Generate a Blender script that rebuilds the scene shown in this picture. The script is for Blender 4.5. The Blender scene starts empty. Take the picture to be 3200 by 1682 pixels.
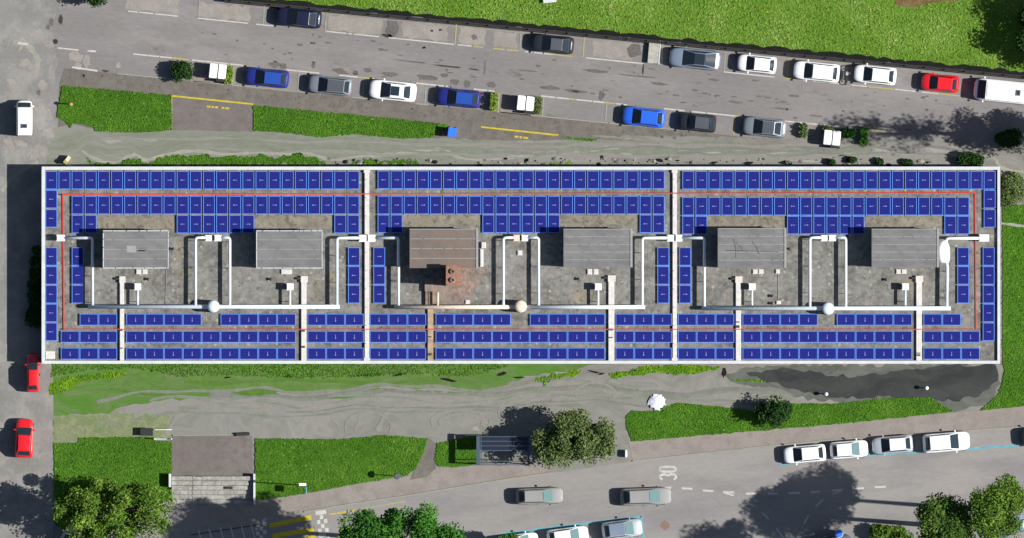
import bpy, bmesh, math, random
import numpy as np
from mathutils import Vector, Matrix
R = math.radians
S = 32.0                                   # map units (plan marks) per metre
C = bpy.context.scene.collection
def P(px, py, z=0.0): return (( px - 1600) / S, (841 - py) / S, z)

# ---------------------------------------------------------------- camera, sky, sun, exposure
cam = bpy.data.objects.new('camera', bpy.data.cameras.new('camera')); C.objects.link(cam)
cam.data.type = 'ORTHO'; cam.data.ortho_scale = 100.0
cam.location = (0, 0, 150); cam.rotation_euler = (0, 0, 0)
cam.data.clip_start = 1; cam.data.clip_end = 1000
bpy.context.scene.camera = cam
EL, AZ = 40.0, -4.0                         # sun height, and its bearing from east (south of east)
w = bpy.data.worlds.new('World'); bpy.context.scene.world = w; w.use_nodes = True
nt = w.node_tree; bg = nt.nodes['Background']
sky = nt.nodes.new('ShaderNodeTexSky'); sky.sky_type = 'NISHITA'; sky.sun_disc = False
sky.sun_elevation = R(EL); sky.sun_rotation = R(90 - AZ)
nt.links.new(sky.outputs[0], bg.inputs[0]); bg.inputs[1].default_value = 0.05
sl = bpy.data.lights.new('sun', 'SUN'); sl.energy = 5.0; sl.angle = R(0.55); sl.color = (1.0, 0.965, 0.91)
sun = bpy.data.objects.new('sun', sl); C.objects.link(sun)
d = Vector((-math.cos(R(EL)) * math.cos(R(AZ)), -math.cos(R(EL)) * math.sin(R(AZ)), -math.sin(R(EL))))
sun.rotation_euler = d.to_track_quat('-Z', 'Y').to_euler(); sun.location = (60, -10, 80)
vs = bpy.context.scene.view_settings
vs.view_transform = 'Standard'; vs.look = 'None'; vs.gamma = 1.0; vs.exposure = 0.62
vs.use_curve_mapping = False

# ---------------------------------------------------------------- materials
def lin(c): return tuple(((v/255)/12.92 if v/255 <= .04045 else ((v/255+.055)/1.055)**2.4) for v in c)
K = 0.62        # picture colour -> surface colour
def col(*c): return tuple(max(.003, v*K) for v in lin(c))
def newmat(name):
    m = bpy.data.materials.new(name); m.use_nodes = True
    return m, m.node_tree, m.node_tree.nodes['Principled BSDF']
def plain(name, c, rough=.6, metal=0, coat=0, spec=.5, var=0.08, vscale=3.0, bump=0):
    """a surface of one colour with faint dirt and unevenness"""
    m, t, b = newmat(name)
    b.inputs['Roughness'].default_value = rough; b.inputs['Metallic'].default_value = metal
    b.inputs['Coat Weight'].default_value = coat; b.inputs['Specular IOR Level'].default_value = spec
    if var:
        tc = t.nodes.new('ShaderNodeTexCoord'); n = t.nodes.new('ShaderNodeTexNoise')
        n.inputs['Scale'].default_value = vscale; n.inputs['Detail'].default_value = 5
        t.links.new(tc.outputs['Object'], n.inputs['Vector'])
        rp = t.nodes.new('ShaderNodeValToRGB'); rp.color_ramp.elements[0].position = .3; rp.color_ramp.elements[1].position = .7
        rp.color_ramp.elements[0].color = tuple(v*(1-var*1.6) for v in c) + (1,)
        rp.color_ramp.elements[1].color = tuple(min(1, v*(1+var*.6)) for v in c) + (1,)
        t.links.new(n.outputs['Fac'], rp.inputs[0]); t.links.new(rp.outputs[0], b.inputs['Base Color'])
    else: b.inputs['Base Color'].default_value = c + (1,)
    return m
def ground_mat(name, c0, c1, c2, big=.12, mid=.8, fine=6.0, ang=0, stretch=(1, 1), fstretch=(1, 1), stain=.62, stainc=None,
               warp=0, bump=.15, fineamp=.16, rough=.9, speck=None, stainamt=.75):
    """weathered ground: two broad tones, a third in patches, stains of their own shape and fine grain"""
    m, t, b = newmat(name); N = t.nodes; Lk = t.links
    b.inputs['Roughness'].default_value = rough; b.inputs['Specular IOR Level'].default_value = .25
    tc = N.new('ShaderNodeTexCoord')
    mp0 = N.new('ShaderNodeMapping'); mp0.inputs['Rotation'].default_value = (0, 0, R(ang)); Lk.new(tc.outputs['Object'], mp0.inputs[0])
    src = mp0.outputs[0]
    if warp:
        wn = N.new('ShaderNodeTexNoise'); wn.inputs['Scale'].default_value = .22; wn.inputs['Detail'].default_value = 2
        Lk.new(src, wn.inputs['Vector'])
        sc = N.new('ShaderNodeVectorMath'); sc.operation = 'MULTIPLY_ADD'; sc.inputs[1].default_value = (warp, warp, 0)
        Lk.new(wn.outputs['Color'], sc.inputs[0]); Lk.new(src, sc.inputs[2]); src = sc.outputs[0]
    def noise(scale, st, det=5, rough_=.6, off=0):
        mp = N.new('ShaderNodeMapping'); mp.inputs['Scale'].default_value = (st[0], st[1], 1); mp.inputs['Location'].default_value = (off, off*1.7, 0)
        Lk.new(src, mp.inputs[0]); n = N.new('ShaderNodeTexNoise')
        n.inputs['Scale'].default_value = scale; n.inputs['Detail'].default_value = det; n.inputs['Roughness'].default_value = rough_
        Lk.new(mp.outputs[0], n.inputs['Vector']); return n.outputs['Fac']
    def ramp(f, a, b_, ca, cb):
        r = N.new('ShaderNodeValToRGB'); r.color_ramp.elements[0].position = a; r.color_ramp.elements[1].position = b_
        r.color_ramp.elements[0].color = ca; r.color_ramp.elements[1].color = cb; Lk.new(f, r.inputs[0]); return r.outputs[0]
    def mix(f, a, b_, mode='MIX', fac=None):
        x = N.new('ShaderNodeMix'); x.data_type = 'RGBA'; x.blend_type = mode
        if f is not None: Lk.new(f, x.inputs[0])
        else: x.inputs[0].default_value = fac
        Lk.new(a, x.inputs[6])
        if isinstance(b_, tuple): x.inputs[7].default_value = b_ + (1,)
        else: Lk.new(b_, x.inputs[7])
        return x.outputs[2]
    base = ramp(noise(big, stretch, 4, .6), .38, .62, c0 + (1,), c1 + (1,))
    k, z = (1, 1, 1, 1), (0, 0, 0, 1)
    base = mix(ramp(noise(mid, stretch, 6, .65, 7), .45, .62, z, k), base, c2)
    if stainc:
        base = mix(ramp(noise(mid*1.3, fstretch, 6, .7, 31), stain, stain+.07, z, (stainamt,)*3 + (1,)), base, stainc)
    g = ramp(noise(fine, fstretch, 8, .75, 3), .25, .75, (1-fineamp*2,)*3 + (1,), (1+fineamp*2,)*3 + (1,))
    base = mix(None, base, g, 'MULTIPLY', 1.0)
    if speck:
        v = N.new('ShaderNodeTexVoronoi'); v.inputs['Scale'].default_value = speck[1]; Lk.new(src, v.inputs['Vector'])
        base = mix(ramp(v.outputs['Distance'], .10, .18, k, z), base, speck[0])
    Lk.new(base, b.inputs['Base Color'])
    if bump:
        bp = N.new('ShaderNodeBump'); bp.inputs['Strength'].default_value = bump; bp.inputs['Distance'].default_value = .05
        Lk.new(noise(fine*1.5, (1, 1), 6, .7, 11), bp.inputs['Height']); Lk.new(bp.outputs[0], b.inputs['Normal'])
    return m
def leaf_mat(name, c0, c1, c2, big=.5, amt=.55):
    """foliage: every leaf its own tone, clumps drift between two greens"""
    m, t, b = newmat(name); N = t.nodes; Lk = t.links
    b.inputs['Roughness'].default_value = .8; b.inputs['Specular IOR Level'].default_value = .05
    g = N.new('ShaderNodeNewGeometry'); r = N.new('ShaderNodeValToRGB')
    r.color_ramp.elements[0].color = c0 + (1,); r.color_ramp.elements[1].color = c2 + (1,)
    e = r.color_ramp.elements.new(.55); e.color = c1 + (1,)
    tc = N.new('ShaderNodeTexCoord'); n = N.new('ShaderNodeTexNoise'); n.inputs['Scale'].default_value = big; n.inputs['Detail'].default_value = 3
    Lk.new(tc.outputs['Object'], n.inputs['Vector'])
    mr = N.new('ShaderNodeMapRange'); mr.inputs[1].default_value = .3; mr.inputs[2].default_value = .7; Lk.new(n.outputs['Fac'], mr.inputs[0])
    mx = N.new('ShaderNodeMix'); mx.data_type = 'FLOAT'; mx.inputs[0].default_value = amt
    Lk.new(g.outputs['Random Per Island'], mx.inputs[2]); Lk.new(mr.outputs[0], mx.inputs[3])
    Lk.new(mx.outputs[0], r.inputs[0]); Lk.new(r.outputs[0], b.inputs['Base Color'])
    return m
M = {}
M['road'] = ground_mat('weathered_asphalt', col(138,135,135), col(156,152,150), col(143,139,137), .12, .5, 3.0, ang=5.8, stretch=(.35, 1.2), fstretch=(.4, 1.3),
                       stain=.62, stainc=col(108,105,103), fineamp=.08, stainamt=.7)
M['road2'] = ground_mat('smooth_asphalt', col(158,155,152), col(166,162,158), col(149,146,146), .08, .3, 3, ang=-6, stretch=(.3, 1.3), fstretch=(.4, 1.3), fineamp=.06)
M['conc'] = ground_mat('pale_concrete', col(150,149,146), col(140,138,134), col(163,161,156), .15, .5, 3, stain=.63, stainc=col(112,108,104), fineamp=.08)
M['walk'] = ground_mat('sidewalk_asphalt', col(124,119,112), col(132,127,119), col(116,110,104), .15, 1.1, 4, ang=5.8, stain=.62, stainc=col(96,90,84), fineamp=.1)
M['walk2'] = ground_mat('pink_sidewalk', col(158,149,143), col(164,157,150), col(151,142,136), .15, .8, 4, ang=-8, stain=.66, stainc=col(125,114,106), fineamp=.07)
M['drive'] = ground_mat('brown_asphalt', col(128,120,117), col(134,127,123), col(120,113,108), .2, .9, 4, stain=.62, stainc=col(104,98,92), fineamp=.08)
M['pad'] = ground_mat('worn_pad', col(166,160,152), col(158,152,146), col(172,167,160), .3, .9, 4, stain=.66, stainc=col(120,114,108), fineamp=.08)
M['pinkpad'] = ground_mat('pink_pad', col(160,145,138), col(152,138,130), col(165,152,146), .4, 1.2, 4)
M['lawn'] = ground_mat('lawn_soil', col(70,118,24), col(84,136,30), col(62,108,20), .25, 1.2, 7, fineamp=.25, speck=(col(120,165,80), 1.6), bump=.5)
M['lawn_top'] = ground_mat('meadow_soil', col(86,134,36), col(116,156,62), col(98,146,44), .12, .9, 7, fineamp=.25, speck=(col(150,180,105), 1.7), bump=.5)
M['lawn_dry'] = ground_mat('pale_turf', col(134,142,108), col(120,140,86), col(150,154,124), .4, 1.2, 5, fineamp=.15)
M['swirl_g'] = ground_mat('greenish_gravel', col(138,142,130), col(150,150,143), col(131,137,120), .12, .55, 2.2, stretch=(.25, 1.8), fstretch=(.3, 3.0), warp=5, fineamp=.10, bump=.05)
M['swirl'] = ground_mat('raked_gravel', col(144,142,136), col(156,153,148), col(132,132,126), .10, .5, 2.0, stretch=(.3, 1.8), fstretch=(.3, 2.6), warp=7, fineamp=.10, bump=.05,
                        stain=.66, stainc=col(108,112,100), stainamt=.4)
M['swirl_s'] = ground_mat('sandy_gravel', col(146,145,139), col(156,153,148), col(136,138,129), .09, .4, 1.4, stretch=(.45, 1.1), fstretch=(.5, 1.6), warp=9, fineamp=.09, bump=.05)
M['turf_mix'] = ground_mat('worn_turf', col(96,126,62), col(84,136,40), col(110,134,82), .18, .7, 3, stretch=(.35, 1.5), fstretch=(.4, 2), warp=5, fineamp=.12, bump=.1)
M['weeds'] = ground_mat('bright_weeds', col(80,136,24), col(124,170,24), col(66,112,22), .3, 1.2, 4, fineamp=.2)
M['tar'] = ground_mat('dark_wet_tarmac', col(62,66,65), col(74,78,75), col(56,59,60), .15, .5, 2, stretch=(.4, 1.2), warp=5, fineamp=.08, stain=.66, stainc=col(98,101,96), stainamt=.5)  # shade put into the ground colour
M['tar2'] = ground_mat('worn_tarmac', col(106,110,104), col(120,122,116), col(96,102,94), .15, .5, 2, stretch=(.4, 1.4), warp=6, fineamp=.1)  # half-dark tone for the rim of the painted shade
M['soil'] = ground_mat('dark_soil', col(22,24,21), col(30,32,28), col(18,19,17), .4, 1.5, 4)  # dark earth, and the fence shadow painted as a strip
M['brownsoil'] = ground_mat('brown_soil', col(128,100,62), col(110,86,56), col(140,116,80), .5, 1.5, 4)
M['ribbon'] = ground_mat('pale_gravel_edge', col(165,166,153), col(172,172,160), col(158,160,146), .3, 1, 3, fineamp=.06)
M['rb_green'] = ground_mat('moss_grey_gravel', col(134,141,126), col(141,146,132), col(128,135,118), .3, 1, 3, fineamp=.07)
M['rb_grey'] = ground_mat('dark_grey_gravel', col(132,132,128), col(138,136,132), col(125,126,121), .3, 1, 3, fineamp=.07)
M['rb_turf2'] = ground_mat('deep_turf', col(88,128,48), col(94,134,52), col(84,120,44), .3, 1, 3, fineamp=.1)
M['rb_turf'] = ground_mat('dull_turf', col(100,134,66), col(106,140,70), col(94,128,58), .3, 1, 3, fineamp=.1)
M['ribbon2'] = ground_mat('faint_gravel_edge', col(150,148,141), col(154,152,146), col(146,145,137), .3, 1, 3, fineamp=.06)
M['stain'] = ground_mat('oil_stain', col(114,111,108), col(122,118,115), col(108,105,101), .5, 2, 6)
M['stain_d'] = ground_mat('tar_spot', col(74,70,67), col(84,80,76), col(62,60,57), .8, 2, 6)
M['white_paint'] = ground_mat('worn_white_paint', col(212,210,203), col(200,197,188), col(222,220,214), 1, 3, 8, stain=.62, stainc=col(160,156,150), fineamp=.08)
M['yellow_paint'] = ground_mat('yellow_paint', col(216,196,44), col(222,204,60), col(206,184,50), 1, 3, 8, stain=.66, stainc=col(160,150,90))
M['yellow_dull'] = ground_mat('worn_yellow_paint', col(188,182,112), col(180,176,130), col(196,188,96), 1, 3, 8, stain=.6, stainc=col(150,146,130))
M['gb'] = None
M['blue_paint'] = ground_mat('pale_blue_paint', col(112,182,198), col(104,172,192), col(126,188,200), 1, 3, 8, stain=.66, stainc=col(140,165,170))
M['roof'] = ground_mat('weathered_roof', col(152,151,146), col(118,116,111), col(149,147,141), .5, 1.6, 2.0, stain=.56, stainc=col(98,96,91), fineamp=.22, speck=(col(178,175,160), 1.0), stainamt=.7)
M['roof_l'] = ground_mat('lichen_roof', col(164,157,140), col(128,123,111), col(150,144,128), .9, 1.3, 2.4, stain=.54, stainc=col(104,98,88), fineamp=.14)
M['rust'] = ground_mat('rusty_roof', col(160,146,136), col(128,118,110), col(172,146,134), .8, 1.4, 2.4, stain=.58, stainc=col(108,100,92), fineamp=.2)
M['hutroof'] = ground_mat('hut_sheet_roof', col(136,136,136), col(144,144,144), col(126,126,127), .3, .9, 3, stretch=(.5, 1), fstretch=(.4, 1.2), stain=.66, stainc=col(108,108,108), fineamp=.07)
M['hutroof_b'] = ground_mat('hut_brown_roof', col(134,124,116), col(144,120,108), col(126,116,110), .12, .5, 3, stain=.66, stainc=col(120,104,94), fineamp=.06)
M['seam'] = plain('roof_seam', col(172,172,172), .8)
M['parapet'] = plain('white_parapet', (.50,.525,.54), .6, var=.07, vscale=1.5)
M['partition'] = plain('white_partition', (.55,.53,.51), .7, var=.10, vscale=2.5)
M['rustwall'] = plain('rusty_partition', col(205,175,150), .8, var=.22, vscale=1.5)
M['duct'] = plain('white_duct', (.58,.64,.68), .4, var=.06)
M['duct_c'] = plain('cream_duct', (.68,.56,.44), .5, var=.12)
M['steel'] = plain('grey_steel', col(120,125,128), .5, metal=.4)
M['facade'] = plain('render_wall', col(196,188,172), .9, var=.07, vscale=.8)
M['hutwall'] = plain('hut_wall', col(120,132,140), .8)
M['brick'] = plain('red_flue_brick', col(176,130,108), .9, var=.2, vscale=4)
M['paleface'] = plain('pale_blue_sheet', col(120,140,156), .6)
M['black'] = plain('black_plastic', (.012, .012, .014), .6, var=0)
M['rubber'] = plain('tyre_rubber', (.018, .018, .018), .85, var=0)
M['rim'] = plain('alloy_rim', (.45, .45, .47), .35, metal=.8, var=0)
M['glass'] = plain('car_glass', (.02, .03, .042), .12, spec=.2, var=0)
M['glass_r'] = plain('van_glass', (.02, .03, .04), .6, spec=.15, var=0)
M['glass_l'] = plain('clear_car_glass', (.10, .17, .18), .12, spec=.25, var=0)
M['winglass'] = plain('window_glass', (.05, .07, .09), .08, spec=.7, var=0)
M['lampglass'] = plain('headlight_glass', (.6, .62, .65), .15, var=0)
M['tail'] = plain('tail_light', (.35, .01, .01), .25, var=0)
M['pv'] = plain('solar_glass', (.0125, .0165, .155), .6, spec=.08, var=0)
M['pvframe'] = plain('blue_frame', (.10, .24, .68), .5, spec=.2, var=0)
M['pvmark'] = plain('pale_arrow_print', (.26, .34, .62), .6, spec=.2, var=0)
M['redline'] = plain('red_line', (.55, .028, .022), .6, var=.05)
M['white'] = plain('white_gloss', (.78, .79, .80), .35, var=.04)
M['bark'] = plain('bark', (.10, .08, .06), .95, var=.3, vscale=6)
M['fence'] = plain('dark_fence', (.010, .010, .011), .8, var=.2)
M['fence2'] = plain('grey_coping', (.034, .033, .034), .9, var=.2)
M['pergola'] = plain('blue_grey_steel', col(84,104,122), .5, metal=.2)
M['pergroof'] = plain('smoked_roof_sheet', col(46,54,70), .3)
M['bluebin'] = plain('blue_plastic', (.03, .16, .75), .4, var=.05)
M['stone'] = ground_mat('pale_block_concrete', col(196,194,182), col(182,180,168), col(204,202,192), .6, 1.6, 5, stain=.6, stainc=col(158,156,144))
M['step'] = ground_mat('worn_steps', col(178,176,168), col(160,157,150), col(192,190,184), .8, 2, 6, fstretch=(.4, 2), stain=.6, stainc=col(120,116,110))
M['orange'] = plain('salmon_cap', (.62, .22, .14), .5)
M['greenwood'] = plain('planter_wood', (.20, .19, .08), .85, var=.15)
M['l_olive'] = leaf_mat('olive_leaves', (.032,.068,.011), (.082,.155,.021), (.21,.31,.05))
M['l_green'] = leaf_mat('green_leaves', (.018,.068,.010), (.042,.14,.020), (.11,.28,.04))
M['l_mid'] = leaf_mat('mid_green_leaves', (.022,.054,.012), (.064,.125,.022), (.16,.24,.05))
M['l_dark'] = leaf_mat('dark_leaves', (.010,.025,.008), (.022,.055,.014), (.055,.11,.025))
M['l_grey'] = leaf_mat('greyish_leaves', (.04,.066,.02), (.09,.13,.042), (.20,.25,.09))
M['l_yellow'] = leaf_mat('yellowish_leaves', (.09,.15,.02), (.16,.25,.03), (.28,.34,.06))
M['g_blade'] = leaf_mat('grass_blades', (.036,.105,.008), (.060,.150,.011), (.120,.22,.026), big=.32, amt=.6)
M['g_meadow'] = leaf_mat('meadow_blades', (.075,.162,.013), (.135,.225,.026), (.26,.34,.095), big=.28, amt=.6)
M['g_weed'] = leaf_mat('weed_blades', (.05,.12,.006), (.10,.21,.010), (.22,.36,.012), big=.4, amt=.6)

# ---------------------------------------------------------------- helpers
def link(name, me, mats, parent=None):
    if not isinstance(mats, (list, tuple)): mats = [mats]
    for m in mats: me.materials.append(m)
    o = bpy.data.objects.new(name, me); C.objects.link(o)
    if parent: o.parent = parent
    return o
def fin(name, bm, mats, parent=None, smooth=False, weld=False):
    if weld: bmesh.ops.remove_doubles(bm, verts=bm.verts, dist=1e-4)
    me = bpy.data.meshes.new(name); bm.normal_update(); bm.to_mesh(me); bm.free()
    if smooth: me.shade_smooth()
    return link(name, me, mats, parent)
def tag(o, label=None, cat=None, group=None, kind=None):
    if label: o['label'] = label
    if cat: o['category'] = cat
    if group: o['group'] = group
    if kind: o['kind'] = kind
    return o
def thing(name, label, cat, loc=(0, 0, 0), rz=0, group=None):
    o = bpy.data.objects.new(name, None); C.objects.link(o); o.location = loc; o.rotation_euler = (0, 0, rz); o.empty_display_size = .3
    return tag(o, label, cat, group)
def box(bm, x0, x1, y0, y1, z0, z1, mi=0, bev=0):
    r = bmesh.ops.create_cube(bm, size=1)
    for v in r['verts']:
        v.co = Vector(((x0+x1)/2 + v.co.x*(x1-x0), (y0+y1)/2 + v.co.y*(y1-y0), (z0+z1)/2 + v.co.z*(z1-z0)))
    fs = {f for v in r['verts'] for f in v.link_faces}
    for f in fs: f.material_index = mi
    if bev:
        es = {e for f in fs for e in f.edges}
        bmesh.ops.bevel(bm, geom=list(es), offset=bev, segments=2, affect='EDGES')
def pbox(bm, a, b, c, d_, z0, z1, mi=0, bev=0):
    """box from plan marks a..c by b..d"""
    x0, y1, _ = P(a, b); x1, y0, _ = P(c, d_); box(bm, min(x0, x1), max(x0, x1), min(y0, y1), max(y0, y1), z0, z1, mi, bev)
def cyl(bm, x, y, z0, z1, r0, r1=None, seg=16, mi=0):
    r1 = r0 if r1 is None else r1
    a = [bm.verts.new((x+math.cos(t)*r0, y+math.sin(t)*r0, z0)) for t in [2*math.pi*i/seg for i in range(seg)]]
    b = [bm.verts.new((x+math.cos(t)*r1, y+math.sin(t)*r1, z1)) for t in [2*math.pi*i/seg for i in range(seg)]]
    for i in range(seg):
        f = bm.faces.new((a[i], a[(i+1) % seg], b[(i+1) % seg], b[i])); f.material_index = mi
    bm.faces.new(b).material_index = mi; bm.faces.new(a[::-1]).material_index = mi
def tube(bm, pts, r, seg=10, mi=0, r_end=None):
    pts = [Vector(p) for p in pts]; rings = []
    n = len(pts)
    for i, p in enumerate(pts):
        if i == 0: dd = pts[1]-p
        elif i == n-1: dd = p-pts[-2]
        else: dd = (pts[i+1]-p).normalized() + (p-pts[i-1]).normalized()
        dd.normalize(); up = Vector((0, 0, 1)) if abs(dd.z) < .9 else Vector((1, 0, 0))
        s = dd.cross(up).normalized(); u = s.cross(dd)
        rr = r if r_end is None else r + (r_end-r)*i/(n-1)
        rings.append([bm.verts.new(p + (s*math.cos(2*math.pi*k/seg) + u*math.sin(2*math.pi*k/seg))*rr) for k in range(seg)])
    for a, b in zip(rings, rings[1:]):
        for k in range(seg):
            f = bm.faces.new((a[k], a[(k+1) % seg], b[(k+1) % seg], b[k])); f.material_index = mi; f.smooth = True
    bm.faces.new(rings[0][::-1]).material_index = mi; bm.faces.new(rings[-1]).material_index = mi
def rough_pts(pts, amp, step=14, seed=1, closed=True):
    """outline with uneven edge (plan marks)"""
    rr = random.Random(seed); out = []
    n = len(pts)
    for i in range(n if closed else n-1):
        a, b = pts[i], pts[(i+1) % n]; L = math.hypot(b[0]-a[0], b[1]-a[1]); k = max(1, int(L/step))
        nx, ny = -(b[1]-a[1])/max(L, 1e-6), (b[0]-a[0])/max(L, 1e-6)
        for j in range(k):
            t = j/k; q = rr.uniform(-amp, amp) if j else 0
            out.append((a[0]+(b[0]-a[0])*t+nx*q, a[1]+(b[1]-a[1])*t+ny*q))
    return out
def add_poly(bm, pts, z, mi=0, thick=0):
    vs_ = [bm.verts.new(P(x, y, z)) for x, y in pts]
    f = bm.faces.new(vs_)
    if f.normal.z < 0 or f.calc_area() == 0: pass
    f.normal_update()
    if f.normal.z < 0: f.normal_flip()
    f.material_index = mi
    if thick:
        lo = [bm.verts.new(P(x, y, z-thick)) for x, y in pts]
        n = len(pts)
        for i in range(n):
            g = bm.faces.new((vs_[i], vs_[(i+1) % n], lo[(i+1) % n], lo[i])); g.material_index = mi
def patch(name, pts, z, mat, amp=0, step=14, seed=1, thick=0):
    bm = bmesh.new(); q = rough_pts(pts, amp, step, seed) if amp else pts
    add_poly(bm, q, z, 0, thick); bmesh.ops.triangulate(bm, faces=bm.faces[:])
    return tag(fin(name, bm, mat), kind='structure')
def in_poly(x, y, pts):
    c = np.zeros(len(x), bool); n = len(pts)
    for i in range(n):
        x1, y1 = pts[i]; x2, y2 = pts[(i+1) % n]
        cond = ((y1 > y) != (y2 > y)) & (x < (x2-x1)*(y-y1)/((y2-y1) if y2 != y1 else 1e-9) + x1)
        c ^= cond
    return c
def quads(cent, size, rng, tilt=.6):
    """N small leaf faces round the given centres, as vertex array"""
    n = len(cent)
    nrm = rng.normal(size=(n, 3))*tilt; nrm[:, 2] += 1.0; nrm /= np.linalg.norm(nrm, axis=1)[:, None]
    a = rng.normal(size=(n, 3)); a -= nrm*(a*nrm).sum(1)[:, None]; a /= np.linalg.norm(a, axis=1)[:, None]
    b = np.cross(nrm, a); s = (size*rng.uniform(.6, 1.4, n))[:, None]
    v = np.stack([cent - a*s, cent + b*s*.55, cent + a*s, cent - b*s*.55], 1)
    return v.reshape(-1, 3)
def leaf_mesh(name, v, mats, parent=None, extra=None):
    n = len(v)//4; me = bpy.data.meshes.new(name)
    me.vertices.add(len(v)); me.vertices.foreach_set('co', v.astype(np.float32).ravel())
    me.loops.add(4*n); me.loops.foreach_set('vertex_index', np.arange(4*n, dtype=np.int32))
    me.polygons.add(n); me.polygons.foreach_set('loop_start', np.arange(0, 4*n, 4, dtype=np.int32))
    me.update(calc_edges=True); me.validate()
    return link(name, me, mats, parent)
def grass(name, pts, z, mat, blade, dens=80, size=.085, amp=0, seed=1, label='', hi=.05, step=14):
    """turf: a soil sheet with an uneven outline covered by many small blades, one object"""
    q = rough_pts(pts, amp, step, seed) if amp else pts
    rng = np.random.default_rng(seed); xs = [p[0] for p in q]; ys = [p[1] for p in q]
    area = (max(xs)-min(xs))*(max(ys)-min(ys))/S/S; n = int(area*dens)
    x = rng.uniform(min(xs), max(xs), n); y = rng.uniform(min(ys), max(ys), n); k = in_poly(x, y, q)
    x, y = x[k], y[k]
    cen = np.stack([(x-1600)/S, (841-y)/S, z + rng.uniform(.02, hi, len(x))], 1)
    v = quads(cen, size, rng, .38)
    bm = bmesh.new(); add_poly(bm, q, z, 1, .05 if z > .05 else 0); bmesh.ops.triangulate(bm, faces=bm.faces[:])
    me0 = bpy.data.meshes.new('t'); bm.to_mesh(me0)
    bm.free()
    o = leaf_mesh(name, v, [blade, mat])
    b2 = bmesh.new(); b2.from_mesh(o.data); b2.from_mesh(me0); b2.to_mesh(o.data); b2.free(); bpy.data.meshes.remove(me0)
    return tag(o, label, 'grass', kind='stuff')
def ribbon(bm, pts, wd, z, mi=0, wob=0, seed=1):
    """a painted or gravel line along plan marks"""
    rr = random.Random(seed); L = []; Rr = []
    n = len(pts)
    for i, (x, y) in enumerate(pts):
        a = pts[max(0, i-1)]; b = pts[min(n-1, i+1)]; dx, dy = b[0]-a[0], b[1]-a[1]; l = math.hypot(dx, dy) or 1
        h = wd/2*(1+rr.uniform(-wob, wob)); nx, ny = -dy/l*h, dx/l*h
        L.append(bm.verts.new(P(x+nx, y+ny, z))); Rr.append(bm.verts.new(P(x-nx, y-ny, z)))
    for i in range(n-1):
        f = bm.faces.new((L[i], L[i+1], Rr[i+1], Rr[i])); f.normal_update()
        if f.normal.z < 0: f.normal_flip()
        f.material_index = mi
def smooth_line(pts, k=6):
    out = []
    n = len(pts)
    for i in range(n-1):
        p0 = pts[max(0, i-1)]; p1 = pts[i]; p2 = pts[i+1]; p3 = pts[min(n-1, i+2)]
        for j in range(k):
            t = j/k
            out.append(tuple(.5*((2*p1[c]) + (-p0[c]+p2[c])*t + (2*p0[c]-5*p1[c]+4*p2[c]-p3[c])*t*t + (-p0[c]+3*p1[c]-3*p2[c]+p3[c])*t**3) for c in (0, 1)))
    out.append(pts[-1]); return out
def wall_line(bm, a, b, wd, z0, z1, mi=0):
    """straight upright wall between two plan marks"""
    ax, ay, _ = P(*a); bx, by, _ = P(*b); l = math.hypot(bx-ax, by-ay); nx, ny = -(by-ay)/l*wd/2, (bx-ax)/l*wd/2
    lo = [(ax+nx, ay+ny), (bx+nx, by+ny), (bx-nx, by-ny), (ax-nx, ay-ny)]
    v0 = [bm.verts.new((x, y, z0)) for x, y in lo]; v1 = [bm.verts.new((x, y, z1)) for x, y in lo]
    for i in range(4): bm.faces.new((v0[i], v0[(i+1) % 4], v1[(i+1) % 4], v1[i])).material_index = mi
    bm.faces.new(v1).material_index = mi; bm.faces.new(v0[::-1]).material_index = mi

# ---------------------------------------------------------------- ground
G = .004
bm = bmesh.new(); v = [bm.verts.new(p) for p in ((-160, -120, 0), (160, -120, 0), (160, 120, 0), (-160, 120, 0))]; bm.faces.new(v)
tag(fin('ground', bm, M['swirl']), kind='structure')
up = lambda x: 35 + (x-400)*.102            # kerb side line of the upper parking row
bk = lambda x: 230 + (x-366)*.101           # line behind the lower parking row
fr = lambda x: 169 + (x-416)*.103           # front line of the lower parking row
fe = lambda x: 8 + (x-800)*.096             # dark fence along the meadow
patch('road', [(-900, -900), (700, -900), (700, -14), (5500, fe(5500)+10), (5500, bk(5500)), (200, bk(200)), (185, 268), (150, 500), (150, 600), (-900, 600)], G, M['road'])
patch('pavement', [(200, bk(200)), (2640, bk(2640)), (2640, 472), (2000, 470), (180, 470), (185, 262)], 2*G, M['walk'])
patch('side_street', [(-900, -600), (60, -600), (178, 0), (165, 90), (180, 200), (150, 330), (175, 400), (168, 520), (140, 540), (140, 1300), (166, 1360), (166, 2200), (-900, 2200)], 2*G, M['conc'], 4, 20, 3)
# upper parking bays, worn pale pads
for i, (a, b, m) in enumerate([(390, 560, 'pad'), (622, 780, 'pad'), (1028, 1196, 'pad'), (1258, 1400, 'pad'), (1436, 1518, 'pad'), (1545, 1615, 'pad'), (1852, 1975, 'pad')]):
    t = .12; y0a, y0b = max(-20, fe(a)+16), max(-20, fe(b)+16)
    patch('parking_pad', [(a, y0a), (b, y0b), (b, up(b)-6), (a, up(a)-6)], 3*G, M[m], 5, 12, i)
patch('gravel_path', [(170, 400), (230, 385), (300, 403), (540, 405), (800, 410), (1100, 418), (1350, 432), (1600, 438), (1900, 425), (2160, 428), (2500, 440), (3120, 430), (3300, 440), (3300, 560), (3120, 540), (140, 540), (150, 460)], 3*G, M['swirl_g'], 4, 16, 5)
patch('gravel_path', [(1500, 435), (1900, 427), (2160, 425), (2500, 437), (3100, 425), (3200, 434), (3200, 545), (3100, 522), (1500, 522)], 4*G, M['swirl'], 4, 16, 6)
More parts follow.
